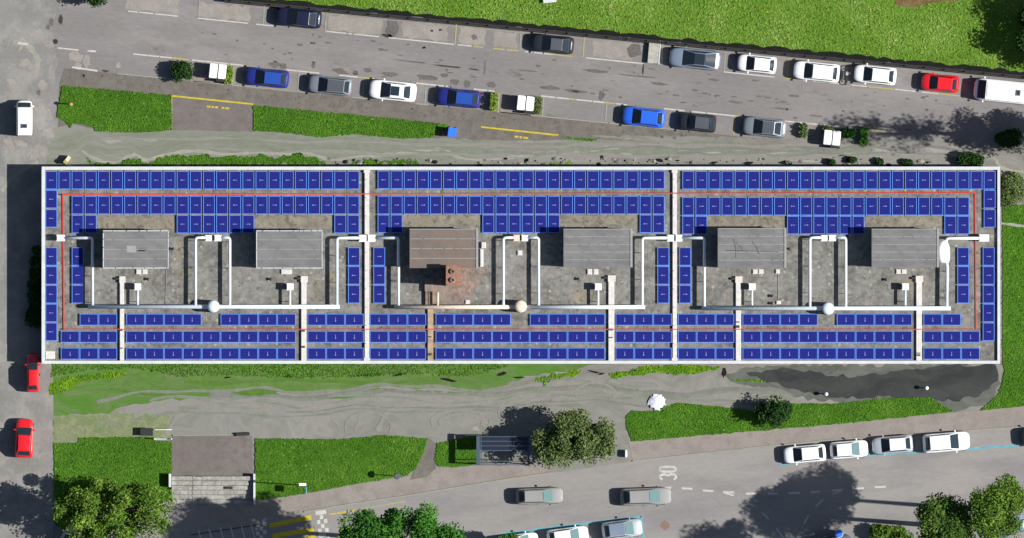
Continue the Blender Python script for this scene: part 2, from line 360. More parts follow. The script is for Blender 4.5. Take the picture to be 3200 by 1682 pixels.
# south side of the building
patch('worn_turf', [(156, 1130), (1900, 1130), (1600, 1190), (1500, 1235), (1350, 1222), (1150, 1218), (950, 1250), (800, 1232), (640, 1240), (420, 1262), (300, 1300), (160, 1300)], 3*G, M['turf_mix'], 7, 20, 8)
patch('gravel_path', [(160, 1290), (300, 1262), (480, 1230), (640, 1240), (800, 1236), (950, 1254), (1150, 1222), (1500, 1232), (1800, 1180), (3140, 1140), (3125, 1230), (3060, 1290), (2980, 1285), (2360, 1300), (1960, 1290), (1960, 1700), (1600, 1700), (1500, 1380), (1340, 1375), (160, 1390)], 2*G, M['swirl_s'], 5, 20, 9)
patch('pavement', [(120, 1130), (166, 1130), (168, 1700), (112, 1700)], 4*G, M['conc'])
patch('faded_turf', [(168, 1300), (420, 1290), (530, 1300), (535, 1372), (168, 1384)], 4*G, M['lawn_dry'], 4, 14, 10)
patch('dark_tarmac', [(2250, 1172), (2400, 1142), (3112, 1138), (3126, 1200), (3085, 1262), (3000, 1284), (2880, 1268), (2760, 1252), (2560, 1256), (2440, 1228), (2340, 1205)], 4.6*G, M['tar2'], 8, 16, 12)  # wider, paler rim of the painted shade
patch('dark_tarmac', [(2330, 1165), (2460, 1150), (2600, 1175), (2750, 1172), (2950, 1140), (3110, 1140), (3118, 1190), (3060, 1240), (2900, 1262), (2760, 1240), (2600, 1243), (2480, 1215), (2380, 1190)], 5*G, M['tar'], 7, 16, 11)  # shade below the building, painted as a dark ground patch
patch('driveway', [(537, 303), (793, 330), (791, 411), (537, 407)], 4*G, M['drive'])
patch('driveway', [(537, 1362), (789, 1362), (789, 1492), (537, 1492)], 5*G, M['drive'])
patch('driveway', [(1470, 392), (2100, 450), (1880, 436), (1600, 440), (1470, 438)], 4.5*G, M['walk'], 2)
patch('footpath', [(1337, 1368), (1362, 1386), (1362, 1462), (1335, 1490), (1280, 1500), (1310, 1440)], 6*G, M['walk'])
# lower street
patch('road', [(172, 1574), (537, 1574), (800, 1574), (925, 1601), (1068, 1579), (1267, 1550), (1600, 1495), (1725, 1478), (1977, 1442), (2130, 1425), (2575, 1378), (3200, 1335), (4200, 1260), (4200, 2600), (172, 2600)], 4*G, M['road2'])
patch('pavement', [(790, 1565), (950, 1545), (1130, 1511), (1270, 1490), (1365, 1465), (1500, 1455), (1700, 1445), (1725, 1476), (1600, 1495), (1267, 1549), (950, 1600), (790, 1625), (700, 1640), (600, 1600), (780, 1570)], 5*G, M['walk2'])
patch('pavement', [(1962, 1372), (2310, 1350), (2609, 1325), (2857, 1300), (3060, 1284), (3200, 1270), (4200, 1190), (4200, 1255), (3200, 1333), (2575, 1377), (2130, 1423), (1977, 1440)], 5*G, M['walk2'])
patch('pavement', [(23, 1040), (45, 1012), (92, 1004), (92, 1150), (60, 1140), (30, 1100)], 3*G, M['pad'], 2)
patch('soil', [(1640, 480), (1500, 1700), (1700, 1480)], 1*G, M['soil']) if False else None
# kerbs
bm = bmesh.new()
for a, b in [((950, 1600), (1068, 1580)), ((1068, 1580), (1267, 1550)), ((1267, 1550), (1600, 1495)), ((1600, 1495), (1725, 1477))]: wall_line(bm, a, b, .12, 0, .12)
for a, b in [((1977, 1441), (2130, 1424)), ((2130, 1424), (2400, 1394)), ((2400, 1394), (2575, 1377)), ((2575, 1377), (3200, 1334)), ((3200, 1334), (3600, 1306))]: wall_line(bm, a, b, .10, 0, .12)
tag(fin('kerb', bm, M['ribbon']), kind='structure')
bm = bmesh.new()
ribbon(bm, smooth_line([(5, 600), (30, 565), (70, 532), (120, 508)]), 12, 4*G, 0, .3)
ribbon(bm, smooth_line([(20, 1075), (26, 1110), (45, 1140), (90, 1160), (125, 1172)]), 8, 4*G, 0, .3)
ribbon(bm, smooth_line([(60, 120), (95, 150), (118, 190), (110, 225)]), 18, 4*G, 0, .3)
ribbon(bm, smooth_line([(255, 470), (300, 498), (357, 508), (420, 484), (455, 500), (530, 480), (620, 472), (700, 482), (800, 478), (880, 482), (960, 480), (1040, 500), (1110, 490), (1200, 484), (1280, 476), (1340, 470), (1390, 468), (1425, 490), (1500, 500), (1616, 490), (1684, 480), (1733, 492), (1792, 478), (1835, 482), (1880, 465), (1910, 462), (1990, 496)]), 9, 5*G, 0, .5, 4)
for k, pts in enumerate([[(2020, 466), (2090, 478), (2150, 470), (2230, 476), (2320, 468), (2400, 482), (2500, 470), (2600, 490), (2700, 468), (2820, 478), (2950, 490), (3040, 476)],
                         [(2290, 500), (2340, 484), (2400, 496), (2470, 500), (2560, 504), (2640, 486), (2720, 494), (2800, 480)],
                         [(3060, 486), (3105, 494), (3125, 520), (3150, 530), (3220, 540)]]):
    ribbon(bm, smooth_line(pts), 6 if k < 2 else 9, 5*G, 0, .5, k)
for k, pts in enumerate([[(420, 1300), (520, 1268), (640, 1262), (760, 1290), (900, 1262), (1010, 1275), (1060, 1330)], [(1180, 1350), (1210, 1290), (1270, 1262), (1400, 1250), (1520, 1262), (1600, 1245), (1690, 1290)],
                         [(1680, 1280), (1760, 1240), (1850, 1205), (1930, 1228), (2050, 1215), (2200, 1232), (2330, 1250)], [(1430, 1300), (1500, 1278), (1600, 1272), (1665, 1300), (1690, 1290)],
                         [(1110, 1350), (1130, 1300), (1190, 1268)], [(1900, 1190), (2010, 1235), (2110, 1262), (2280, 1262), (2420, 1252), (2560, 1262)], [(520, 1360), (560, 1300), (640, 1285), (700, 1305)]]):
    ribbon(bm, smooth_line(pts), 13, 6*G, 0, .6, k)
rb = random.Random(77)
def flow(base, offs, amp, wl, wds, mis, zk):
    for i, o_ in enumerate(offs):
        ph = rb.uniform(0, 6); q = [(x, y + o_ + amp*math.sin(x/wl+ph) + amp*.5*math.sin(x/wl*2.3+ph*2)) for x, y in smooth_line(base, 5)]
        a = rb.randrange(0, max(1, len(q)//3)); b_ = rb.randrange(2*len(q)//3, len(q)); ribbon(bm, q[a:b_], wds*rb.uniform(.6, 1.5), zk + i*.0005, mis[i % len(mis)], .7, i)
NB = [(240, 440), (500, 430), (800, 436), (1200, 446), (1600, 456), (2000, 452), (2500, 462), (3000, 462), (3190, 470)]
flow(NB, [-8, 2, 12, 24, 34], 4, 60, 6, [3, 2, 3], 5*G+.0012)
NR = [(1700, 470), (2000, 474), (2300, 478), (2600, 476), (2900, 474), (3100, 490)]
flow(NR, [-22, -12, -3, 6, 14, 20], 5, 34, 7, [2, 4, 3, 4, 2], 5*G+.0062)
SB = [(170, 1300), (400, 1262), (560, 1246), (800, 1240), (950, 1256), (1150, 1226), (1300, 1236), (1500, 1240), (1700, 1215), (1900, 1222), (2150, 1236), (2400, 1228), (2560, 1262)]
flow(SB, [-24, -15, -7, 0, 8, 16, 26, 38, 50], 6, 70, 8, [5, 2, 4, 5, 2], 6*G+.0022)
TB = [(165, 1190), (500, 1200), (900, 1205), (1300, 1200), (1550, 1190)]
flow(TB, [-25, -10, 6, 20, 32], 8, 80, 9, [6, 8, 6], 5*G+.0012)
for cx, cy, rx, ry in [(1440, 1325, 90, 44), (1440, 1325, 66, 30), (1150, 1345, 70, 60), (1860, 1236, 60, 40), (1620, 1300, 60, 44)]:
    ribbon(bm, [(cx+math.cos(t)*rx*(1+.08*math.sin(3*t)), cy-math.sin(t)*ry) for t in [math.pi*(-.05+1.1*i/22) for i in range(23)]], 7, 6*G+.0070+.0003*len(bm.verts)/400, 2, .5, cx)
for f in bm.faces:
    if f.material_index == 0 and f.calc_center_median().y < -9: f.material_index = 1
tag(fin('gravel_edging', bm, [M['ribbon'], M['ribbon2'], M['ribbon2'], M['rb_green'], M['rb_grey'], M['rb_green'], M['rb_turf'], M['rb_green'], M['rb_turf2']]), kind='structure')

# lawns
L_ = .08
grass('lawn', [(196, 268), (535, 297), (537, 406), (480, 412), (395, 415), (296, 410), (294, 396), (228, 385), (221, 400), (204, 380), (178, 366), (182, 330)], L_, M['lawn'], M['g_blade'], amp=1.5, seed=1, label='bright green lawn left of the upper driveway')
grass('lawn', [(793, 329), (1100, 358), (1398, 388), (1396, 402), (1345, 432), (1250, 434), (1150, 424), (1100, 420), (1000, 430), (900, 416), (793, 409)], L_, M['lawn'], M['g_blade'], amp=1.5, seed=2, label='long narrow lawn right of the upper driveway')
grass('lawn', [(1730, 422), (1800, 431), (1870, 434), (1850, 442), (1790, 436)], 6*G, M['lawn'], M['g_blade'], seed=3, label='thin sliver of grass beside the yellow line')
grass('meadow', [(760, -6), (1600, fe(1600)-12), (2400, fe(2400)-12), (3300, fe(3300)-12), (3700, fe(3700)-12), (3700, -160), (760, -160)], L_, M['lawn_top'], M['g_meadow'], dens=55, amp=3, seed=4, label='wide yellow green meadow above the dark fence', size=.11)
grass('lawn', [(168, 1384), (245, 1383), (246, 1368), (480, 1366), (486, 1378), (536, 1378), (537, 1560), (430, 1600), (300, 1700), (172, 1640)], L_, M['lawn'], M['g_blade'], amp=1.5, seed=5, label='lawn under the olive green tree, left of the steps')
grass('lawn', [(797, 1370), (1060, 1373), (1195, 1360), (1335, 1370), (1326, 1410), (1300, 1465), (1270, 1488), (1130, 1509), (950, 1543), (797, 1565)], L_, M['lawn'], M['g_blade'], amp=1.5, seed=6, label='large lawn between the steps and the footpath')
grass('lawn', [(1365, 1386), (1490, 1362), (1496, 1450), (1420, 1461), (1370, 1458), (1360, 1440)], L_, M['lawn'], M['g_blade'], amp=1.5, seed=7, label='small lawn in shade beside the steel shelter')
grass('lawn', [(1957, 1300), (1975, 1284), (2040, 1285), (2120, 1258), (2360, 1284), (2484, 1261), (2600, 1262), (2770, 1244), (2905, 1242), (2981, 1286), (2857, 1301), (2609, 1326), (2310, 1351), (1975, 1380), (1957, 1335)], L_, M['lawn'], M['g_blade'], amp=1.5, seed=8, label='long lawn above the right sidewalk around the dark bush')
grass('lawn', [(3134, 640), (4000, 650), (4000, 1200), (3200, 1270), (3062, 1283), (3122, 1230), (3140, 1160), (3134, 1137)], L_, M['lawn'], M['g_blade'], amp=1, seed=9, label='lawn along the right end wall of the building')
W_ = 5*G
def weeds(pts, seed, label, blade='g_weed', mat='weeds', amp=4): grass('weeds', pts, W_, M[mat], M[blade], dens=75, size=.085, amp=amp, seed=seed, label=label, hi=.07, step=9)
weeds([(262, 492), (300, 508), (357, 514), (420, 494), (455, 508), (530, 490), (640, 482), (700, 490), (790, 488), (830, 484), (870, 494), (925, 480), (975, 490), (1000, 505), (1020, 512), (700, 517), (300, 518)], 11, 'green weeds along the left half of the upper wall foot', 'g_blade', 'lawn', 7)
weeds([(1100, 508), (1150, 500), (1240, 502), (1300, 500), (1310, 512), (1100, 514)], 12, 'short green weed strip near the first white partition', 'g_blade', 'lawn', 7)
weeds([(1715, 512), (1740, 508), (1790, 508), (1780, 515)], 13, 'tiny weed patch at the middle of the upper wall foot')
weeds([(157, 1200), (200, 1180), (260, 1172), (330, 1165), (400, 1160), (390, 1172), (300, 1188), (240, 1200), (200, 1225), (157, 1236)], 14, 'yellow green weeds below the left building corner')
weeds([(1660, 1188), (1720, 1172), (1790, 1158), (1820, 1155), (1790, 1178), (1740, 1184), (1710, 1198), (1700, 1212), (1695, 1195)], 15, 'bright weed patch below the middle of the building')
weeds([(1900, 1168), (1960, 1160), (2010, 1146), (2100, 1140), (2250, 1146), (2230, 1160), (2120, 1172), (2050, 1165), (1960, 1175), (1910, 1184)], 16, 'weed strip below the building right of the middle')
weeds([(2270, 1180), (2330, 1186), (2400, 1190), (2360, 1196), (2290, 1190)], 17, 'small weed patch at the dark tarmac left tip')
weeds([(160, 1138), (700, 1138), (1180, 1138), (1600, 1138), (1560, 1155), (1450, 1180), (1300, 1168), (1100, 1180), (900, 1182), (700, 1172), (560, 1176), (420, 1150), (250, 1160), (160, 1180)], 18, 'shady green turf along the lower wall foot', 'g_blade', 'turf_mix')

# stains, pale repairs and meadow details
bm = bmesh.new(); rr = random.Random(5)
def blob(cx, cy, rx, ry, z, mi=0, n=12, a=0):
    pts = []
    for i in range(n):
        t = 2*math.pi*i/n; q = rr.uniform(.65, 1.2); x, y = math.cos(t)*rx*q, math.sin(t)*ry*q
        pts.append((cx+x*math.cos(a)-y*math.sin(a), cy+x*math.sin(a)+y*math.cos(a)))
    add_poly(bm, pts, z, mi)
for cx, cy, rx, ry, mi in [(1226, 82, 22, 32, 0), (1210, 112, 20, 6, 1), (860, 203, 18, 10, 0), (885, 205, 12, 10, 0), (978, 135, 11, 3, 1), (1025, 134, 14, 2.5, 0), (1195, 156, 15, 4, 0),
    (1350, 96, 6, 4, 1), (1376, 94, 6, 4, 1), (1483, 117, 10, 9, 0), (1985, 155, 22, 26, 0), (1940, 110, 8, 5, 0), (173, 130, 8, 8, 1), (160, 70, 8, 14, 0), (190, 62, 7, 14, 1), (150, 85, 7, 8, 0),
    (1060, 222, 24, 9, 0), (1110, 228, 10, 9, 0), (1150, 220, 14, 9, 0), (1220, 232, 26, 8, 0), (1330, 242, 34, 9, 0), (1390, 236, 12, 7, 0), (1420, 256, 16, 9, 0), (1460, 262, 13, 12, 0), (1535, 265, 16, 10, 0),
    (1720, 275, 30, 8, 0), (1860, 222, 40, 6, 0), (1800, 285, 40, 6, 0), (1880, 300, 10, 14, 0), (2060, 262, 30, 5, 0), (2300, 320, 24, 5, 0), (2230, 250, 18, 4, 0), (2480, 300, 20, 4, 0), (980, 205, 6, 12, 0),
    (1290, 193, 60, 3, 0), (1400, 208, 50, 3, 1), (1480, 217, 22, 2.5, 1), (1515, 212, 3, 26, 0), (1650, 222, 36, 2.5, 0), (2010, 215, 3, 22, 1), (1990, 238, 60, 3, 0),
    (2440, 340, 36, 3, 0), (2550, 362, 30, 3, 0), (330, 222, 14, 4, 1), (120, 290, 6, 10, 0)]:
    blob(cx, cy, rx, ry, 5*G, mi, 12, .1)
for i in range(90):
    x = rr.uniform(620, 3050); blob(x, rr.uniform(up(x)+8, fr(x)-6), rr.uniform(3, 13), rr.uniform(1.2, 4), 5*G, 0, 9, .1)
for i in range(70):
    x = rr.uniform(250, 2150); blob(x, rr.uniform(bk(x)+6, bk(x)+36), rr.uniform(2, 8), rr.uniform(2, 6), 5*G + G, 0, 9, .1)
tag(fin('road_stains', bm, [M['stain'], M['stain_d']]), kind='structure')
bm = bmesh.new()
for i in range(26): blob(rr.uniform(20, 165), rr.uniform(10, 500), rr.uniform(8, 26), rr.uniform(5, 16), 3.6*G + i*.0004, 0, 12, rr.uniform(0, 3))
for cx, cy, rx, ry in [(240, 178, 26, 16), (272, 192, 12, 22), (245, 208, 14, 12), (370, 205, 8, 12), (1485, 1340, 14, 8), (2950, 468, 60, 12), (350, 440, 30, 8), (470, 436, 26, 8)]: blob(cx, cy, rx, ry, 5*G, 0)
tag(fin('concrete_repairs', bm, M['pad']), kind='structure')
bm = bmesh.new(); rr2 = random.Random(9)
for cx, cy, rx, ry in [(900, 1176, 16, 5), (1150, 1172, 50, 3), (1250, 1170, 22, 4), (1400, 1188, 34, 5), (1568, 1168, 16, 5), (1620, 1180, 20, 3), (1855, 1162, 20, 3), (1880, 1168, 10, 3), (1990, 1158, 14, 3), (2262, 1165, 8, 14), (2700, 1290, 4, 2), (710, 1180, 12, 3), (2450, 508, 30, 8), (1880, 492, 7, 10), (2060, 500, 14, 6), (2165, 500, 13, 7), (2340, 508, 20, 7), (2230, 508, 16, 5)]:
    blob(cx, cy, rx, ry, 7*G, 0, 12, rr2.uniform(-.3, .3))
tag(fin('soil_patches', bm, M['soil']), kind='structure')
patch('soil_bed', [(2780, -40), (3010, -40), (2995, 0), (2900, 12), (2850, 23), (2800, 14)], L_+.06, M['brownsoil'], 2, 12, 2)
patch('footpath', [(3127, 694), (3220, 705), (3220, 714), (3127, 702)], L_+.06, M['ribbon'], 1.5, 10, 2)

# ---------------------------------------------------------------- road markings
bm = bmesh.new(); Zp = 6*G
def dash(a, b, wd=4, mi=0, z=Zp, zz=None): ribbon(bm, [a, b], wd, z, mi)
rr = random.Random(3)
x = 400
segs = [(400, 560), (617, 775), (800, 860), (1018, 1100), (1105, 1185), (1215, 1420), (1430, 1510), (1540, 1620), (1640, 1790), (1830, 2010), (2262, 2420), (2455, 2520), (2540, 2640), (2660, 2860), (2880, 3000)]
for a, b in segs:
    t = a
    while t < b-4:
        e = min(b, t + rr.uniform(22, 60)); mi = 1 if rr.random() < .22 and a > 1400 else 0
        dash((t, up(t)), (e, up(e)), 3.6, mi); t = e + (rr.uniform(1, 5) if rr.random() < .4 else 0)
for a, b in [(416, 590), (600, 760), (895, 1000), (1060, 1170), (1300, 1400), (1480, 1545), (1690, 1960), (2075, 2140), (2160, 2310), (2450, 2780)]:
    t = a
    while t < b-4:
        e = min(b, t + rr.uniform(22, 60)); mi = 1 if rr.random() < .2 else 0
        dash((t, fr(t)), (e, fr(e)), 4.2, mi); t = e + (rr.uniform(1, 5) if rr.random() < .4 else 0)
dash((180, 150), (245, 157), 4, 0); dash((273, 159), (300, 161), 5, 0); dash((225, 210), (305, 222), 5, 0); dash((55, 135), (88, 138), 7, 0)
for a, b in [(366, 530), (600, 700), (728, 960), (1100, 1150), (1300, 1340), (1555, 1700), (1700, 1900), (1905, 2120)]: dash((a, bk(a)), (b, bk(b)), 3, 2)
for x, y0, y1, mi in [(622, 3, 57, 2), (824, 18, 75, 2), (1018, 40, 98, 2), (1424, 76, 138, 1), (1626, 97, 157, 2), (1824, 117, 178, 1), (2070, 130, 202, 2), (2265, 163, 222, 2), (2463, 184, 244, 1), (2862, 223, 282, 2)]:
    dash((x+2, y0), (x-2, y1), 4, mi, Zp+G)
for x, y0, y1, mi in [(600, 195, 256, 2), (728, 206, 267, 2), (932, 226, 285, 2), (1135, 246, 304, 2), (1330, 266, 324, 2), (1558, 292, 352, 2), (1697, 302, 362, 2), (1894, 324, 379, 2), (2093, 344, 402, 2), (2295, 363, 422, 1)]:
    dash((x+2, y0), (x-2, y1), 4, mi, Zp+G)
dash((538, 300), (792, 326), 5, 3, Zp+2*G); dash((1503, 397), (1745, 423), 5, 3, Zp+2*G)
dash((537, 300), (537, 404), 2.2, 1, Zp+3*G)
for a, b in [((646, 333), (658, 334)), ((661, 334), (669, 335)), ((672, 335), (681, 336)), ((692, 337), (701, 338)), ((704, 338), (716, 340))]: dash(a, b, 6, 3, Zp+2*G)
for a, b in [((1608, 427), (1620, 428)), ((1623, 429), (1632, 430)), ((1635, 430), (1650, 432))]: dash(a, b, 6, 3, Zp+2*G)
# lower street: centre dashes, junction marks
for a, b in [((2064, 1525), (2098, 1524)), ((2130, 1526), (2164, 1528)), ((2195, 1533), (2229, 1535)), ((2260, 1538), (2295, 1539)), ((2331, 1543), (2363, 1543)), ((2400, 1543), (2431, 1543)), ((2465, 1542), (2500, 1540)),
             ((2532, 1539), (2563, 1536)), ((2599, 1533), (2634, 1531)), ((2664, 1528), (2700, 1526)), ((2733, 1523), (2769, 1521))]: dash(a, b, 6, 0)
for a, b in [((2262, 1540), (2294, 1549)), ((2328, 1567), (2356, 1582)), ((2381, 1603), (2403, 1623)), ((2425, 1650), (2447, 1679)), ((2573, 1561), (2548, 1584)), ((2528, 1609), (2512, 1637)), ((2601, 1545), (2632, 1533))]: dash(a, b, 4.5, 0, Zp+G)
for a, b in [((2437, 1452), (2590, 1432)), ((2590, 1432), (2870, 1412)), ((2870, 1412), (3040, 1402)), ((3040, 1402), (3400, 1376)), ((1560, 1670), (1600, 1665)), ((1600, 1665), (2004, 1614)), ((2004, 1612), (2011, 1690))]: dash(a, b, 7, 4)
for a, b in [((842, 1643), (973, 1617)), ((850, 1675), (980, 1655)), ((950, 1684), (988, 1679)), ((858, 1708), (988, 1690))]: dash(a, b, 14, 5)
dash((1030, 1608), (1108, 1595), 4, 3); dash((1115, 1593), (1186, 1581), 2, 1); dash((1186, 1581), (1267, 1567), 3, 1)
for r in range(7):
    for c in range(3):
        if (r+c) % 2 == 0 or rr.random() < .25:
            x0 = 986 + c*11 + r*2; y0 = 1597 + r*14 - c*1.5; dash((x0, y0+7), (x0+11, y0+6), 13, 0, Zp+(r+c) % 3*G)
for r in range(5):
    for c in range(3):
        if (r+c) % 2 == 0: x0 = 800 + c*11; y0 = 1636 + r*13 - c*2; dash((x0, y0+6), (x0+11, y0+5), 12, 0)
for k, x in enumerate([620, 653, 688, 720, 754, 784]): dash((x, 1656-k*3.5), (x+12, 1700-k*3.5), 3.5, 0, 9*G)
dash((597, 1672), (810, 1640), 3, 6, 8*G)
for a, b in [((1625, 1540), (1700, 1530)), ((380, 1500), (381, 1501))]: pass
tag(fin('road_markings', bm, [M['white_paint'], M['yellow_dull'], M['ribbon'], M['yellow_paint'], M['blue_paint'], M['yellow_paint'], M['stain_d']]), kind='structure')
# the painted speed limit "30", read from the right side
bm = bmesh.new()
def text_pt(u, v): return (2061 + (1-v)*52 if False else 2061 + v*52, 1497 - u*39)   # u along the writing, v down the glyph
zero = [text_pt(.77 + .20*math.cos(t), .5 + .47*max(-1, min(1, 1.25*math.sin(t)))) for t in [2*math.pi*i/28 for i in range(29)]]
ribbon(bm, zero, 7, Zp+G)
def arc(cu, cv, ru, rv, a0, a1, n=14): return [text_pt(cu + ru*math.cos(R(a0+(a1-a0)*i/n)), cv + rv*math.sin(R(a0+(a1-a0)*i/n))) for i in range(n+1)]
ribbon(bm, arc(.16, .27, .20, .25, 200, 430), 7, Zp+G); ribbon(bm, arc(.16, .75, .22, .25, -70, 160), 7, Zp+2*G)
tag(fin('speed_marking', bm, M['white_paint']), kind='structure')
bm = bmesh.new(); blob_r = 13
add_poly(bm, [(2078+math.cos(t)*14*(1 + .08*math.cos(4*t)), 1642+math.sin(t)*14*(1 + .08*math.cos(4*t))) for t in [2*math.pi*i/24 for i in range(24)]], 6*G)
tag(fin('manhole_cover', bm, plain('rusty_cover', col(150,122,110), .9)), 'round rusty manhole cover in the grey street', 'manhole')
bm = bmesh.new(); cyl(bm, *P(173, 130)[:2], .0, .03, .24, seg=18)
tag(fin('drain_cover', bm, M['black']), 'small round black drain cover in the upper left road', 'drain')

# ---------------------------------------------------------------- building
RZ = 2.6
bld = thing('building', 'very long flat roofed building with white parapet and blue solar panels', 'building', P(1628, 829))
bx, by = bld.location.x, bld.location.y
def bpart(name, bm, mat, parent=None, **k):
    """building parts are drawn in place, then hung on the building"""
    o = fin(name, bm, mat, parent or bld, **k)
    if not parent: o.location = (-bx, -by, 0)
    return o
bm = bmesh.new(); pbox(bm, 133, 524, 3122, 1134, 0, RZ-.12); bpart('wall', bm, M['facade'])
bm = bmesh.new(); pbox(bm, 131, 522, 3124, 1136, RZ-.12, RZ); bpart('roof', bm, M['roof'])
bm = bmesh.new(); T = RZ+.28
pbox(bm, 130, 521, 3125, 531, RZ-.3, T, bev=.02); pbox(bm, 130, 1127.5, 3125, 1137, RZ-.3, T-.003, bev=.02)
pbox(bm, 129.6, 531, 141, 1127.5, RZ-.3, T-.006, bev=.02); pbox(bm, 3116.5, 531, 3125.5, 1127.5, RZ-.3, T-.006, bev=.02); bpart('parapet', bm, M['parapet'])
for a, c in [(1139, 1154), (2101.5, 2115.5)]:
    bm = bmesh.new(); pbox(bm, a, 531.2, c, 1127.3, RZ, RZ+.26, bev=.03); pbox(bm, a-2, 531.5, c+2, 540, RZ, RZ+.272); pbox(bm, a-2, 1119, c+2, 1127, RZ, RZ+.272)
    for y in range(560, 1110, 57): pbox(bm, a+2, y, a+5, y+2.2, RZ+.26, RZ+.275, 1)
    bpart('partition_wall', bm, [M['partition'], M['stain']])
beams = [(374, 388, 866, 0), (941, 958, 865, 0), (1336, 1354, 912, 1), (1901, 1920, 863, 0), (2299, 2316, 866, 0), (2863, 2881, 864, 0)]
for a, c, y0, br in beams:
    bm = bmesh.new(); pbox(bm, a, y0, c, 1127.2, RZ, RZ+.24, bev=.03)
    if not br: pbox(bm, a-1.5, y0-2, c+4, y0+18, RZ, RZ+.34, bev=.02); pbox(bm, a-13, y0+2, a-1.5, y0+9, RZ+.1, RZ+.28, 1)
    rb = random.Random(a)
    for _ in range(2): yy = rb.uniform(985, 1115); pbox(bm, a+2, yy, c-5, yy+rb.uniform(3, 8), RZ+.24, RZ+.262, 1)
    o = bpart('cable_wall', bm, [M['rustwall'] if br else M['partition'], M['stain_d']])
    if br: o['label'] = 'rusty brown low wall across the roof'
# lichen and rust on the roof covering
bm = bmesh.new(); rr = random.Random(12)
def rect_blob(x0, y0, x1, y1, z, mi): add_poly(bm, rough_pts([(x0, y0), (x1, y0), (x1, y1), (x0, y1)], 5, 12, int(x0)), z, mi)
for x0, x1, y0, y1 in [(305, 548, 678, 716), (800, 1040, 675, 712), (1258, 1500, 672, 708), (1752, 1995, 672, 706), (2210, 2452, 678, 708), (2705, 2945, 678, 708)]: rect_blob(x0, y0, x1, y1, RZ+.004, 0)
for cx, cy, rx, ry in [(560, 780, 18, 40), (1825, 930, 45, 26), (575, 860, 22, 30), (870, 700, 30, 9), (3060, 800, 16, 40), (2130, 780, 10, 26), (2850, 890, 60, 26), (180, 1115, 20, 13), (1040, 870, 20, 30), (990, 900, 16, 40)]:
    pts = [(cx+math.cos(t)*rx*rr.uniform(.6, 1.15), cy+math.sin(t)*ry*rr.uniform(.6, 1.15)) for t in [2*math.pi*i/14 for i in range(14)]]; add_poly(bm, pts, RZ+.006, 0)
add_poly(bm, rough_pts([(1352, 840), (1520, 838), (1515, 870), (1480, 900), (1470, 952), (1350, 952)], 7, 10, 3), RZ+.008, 1)
fs = bm.faces[:]
for f in fs:
    b2 = bmesh.new(); g_ = b2.faces.new([b2.verts.new(v.co) for v in f.verts]); g_.normal_update()
    if g_.normal.z < 0: g_.normal_flip()
    bpart('rust_patch' if f.material_index else 'lichen_patch', b2, M['rust'] if f.material_index else M['roof_l'])
bm.free()
# windows and doors of the long and the end walls
def opening(x, y, ang, kind, wd, z0, z1):
    bm = bmesh.new(); h = wd/2; e = .07
    for a, b, c, dd in [(-h, h, z0, z0+e), (-h, h, z1-e, z1), (-h, -h+e, z0+e, z1-e), (h-e, h, z0+e, z1-e)]: box(bm, a, b, -.06, .05, c, dd)
    if kind == 'window': box(bm, -.025, .025, -.05, .03, z0+e, z1-e)
    o = fin(kind, bm, M['white'], bld); o.location = (x-bx, y-by, 0); o.rotation_euler = (0, 0, ang)
    bm = bmesh.new()
    if kind == 'window': box(bm, -h+e, h-e, -.02, .01, z0+e, z1-e); fin('pane', bm, M['winglass'], o)
    else: box(bm, -h+e, h-e, -.03, .01, z0+e, z1-e); fin('door_leaf', bm, M['steel'], o)
yb, yt = P(0, 1134)[1], P(0, 524)[1]
for i in range(22):
    x = P(133, 0)[0] + 2.1 + i*4.2; k = 'door' if i % 7 == 3 else 'window'
    opening(x, yb, 0, k, 1.1 if k == 'door' else 1.8, .03 if k == 'door' else .95, 2.3)
    opening(x, yt, math.pi, 'window' if i % 5 else 'door', 1.6, .95 if i % 5 else .03, 2.3)
for i in range(4):
    opening(P(133, 0)[0], P(0, 620+i*150)[1], -math.pi/2, 'window', 1.5, .95, 2.3); opening(P(3122, 0)[0], P(0, 620+i*150)[1], math.pi/2, 'window', 1.5, .95, 2.3)

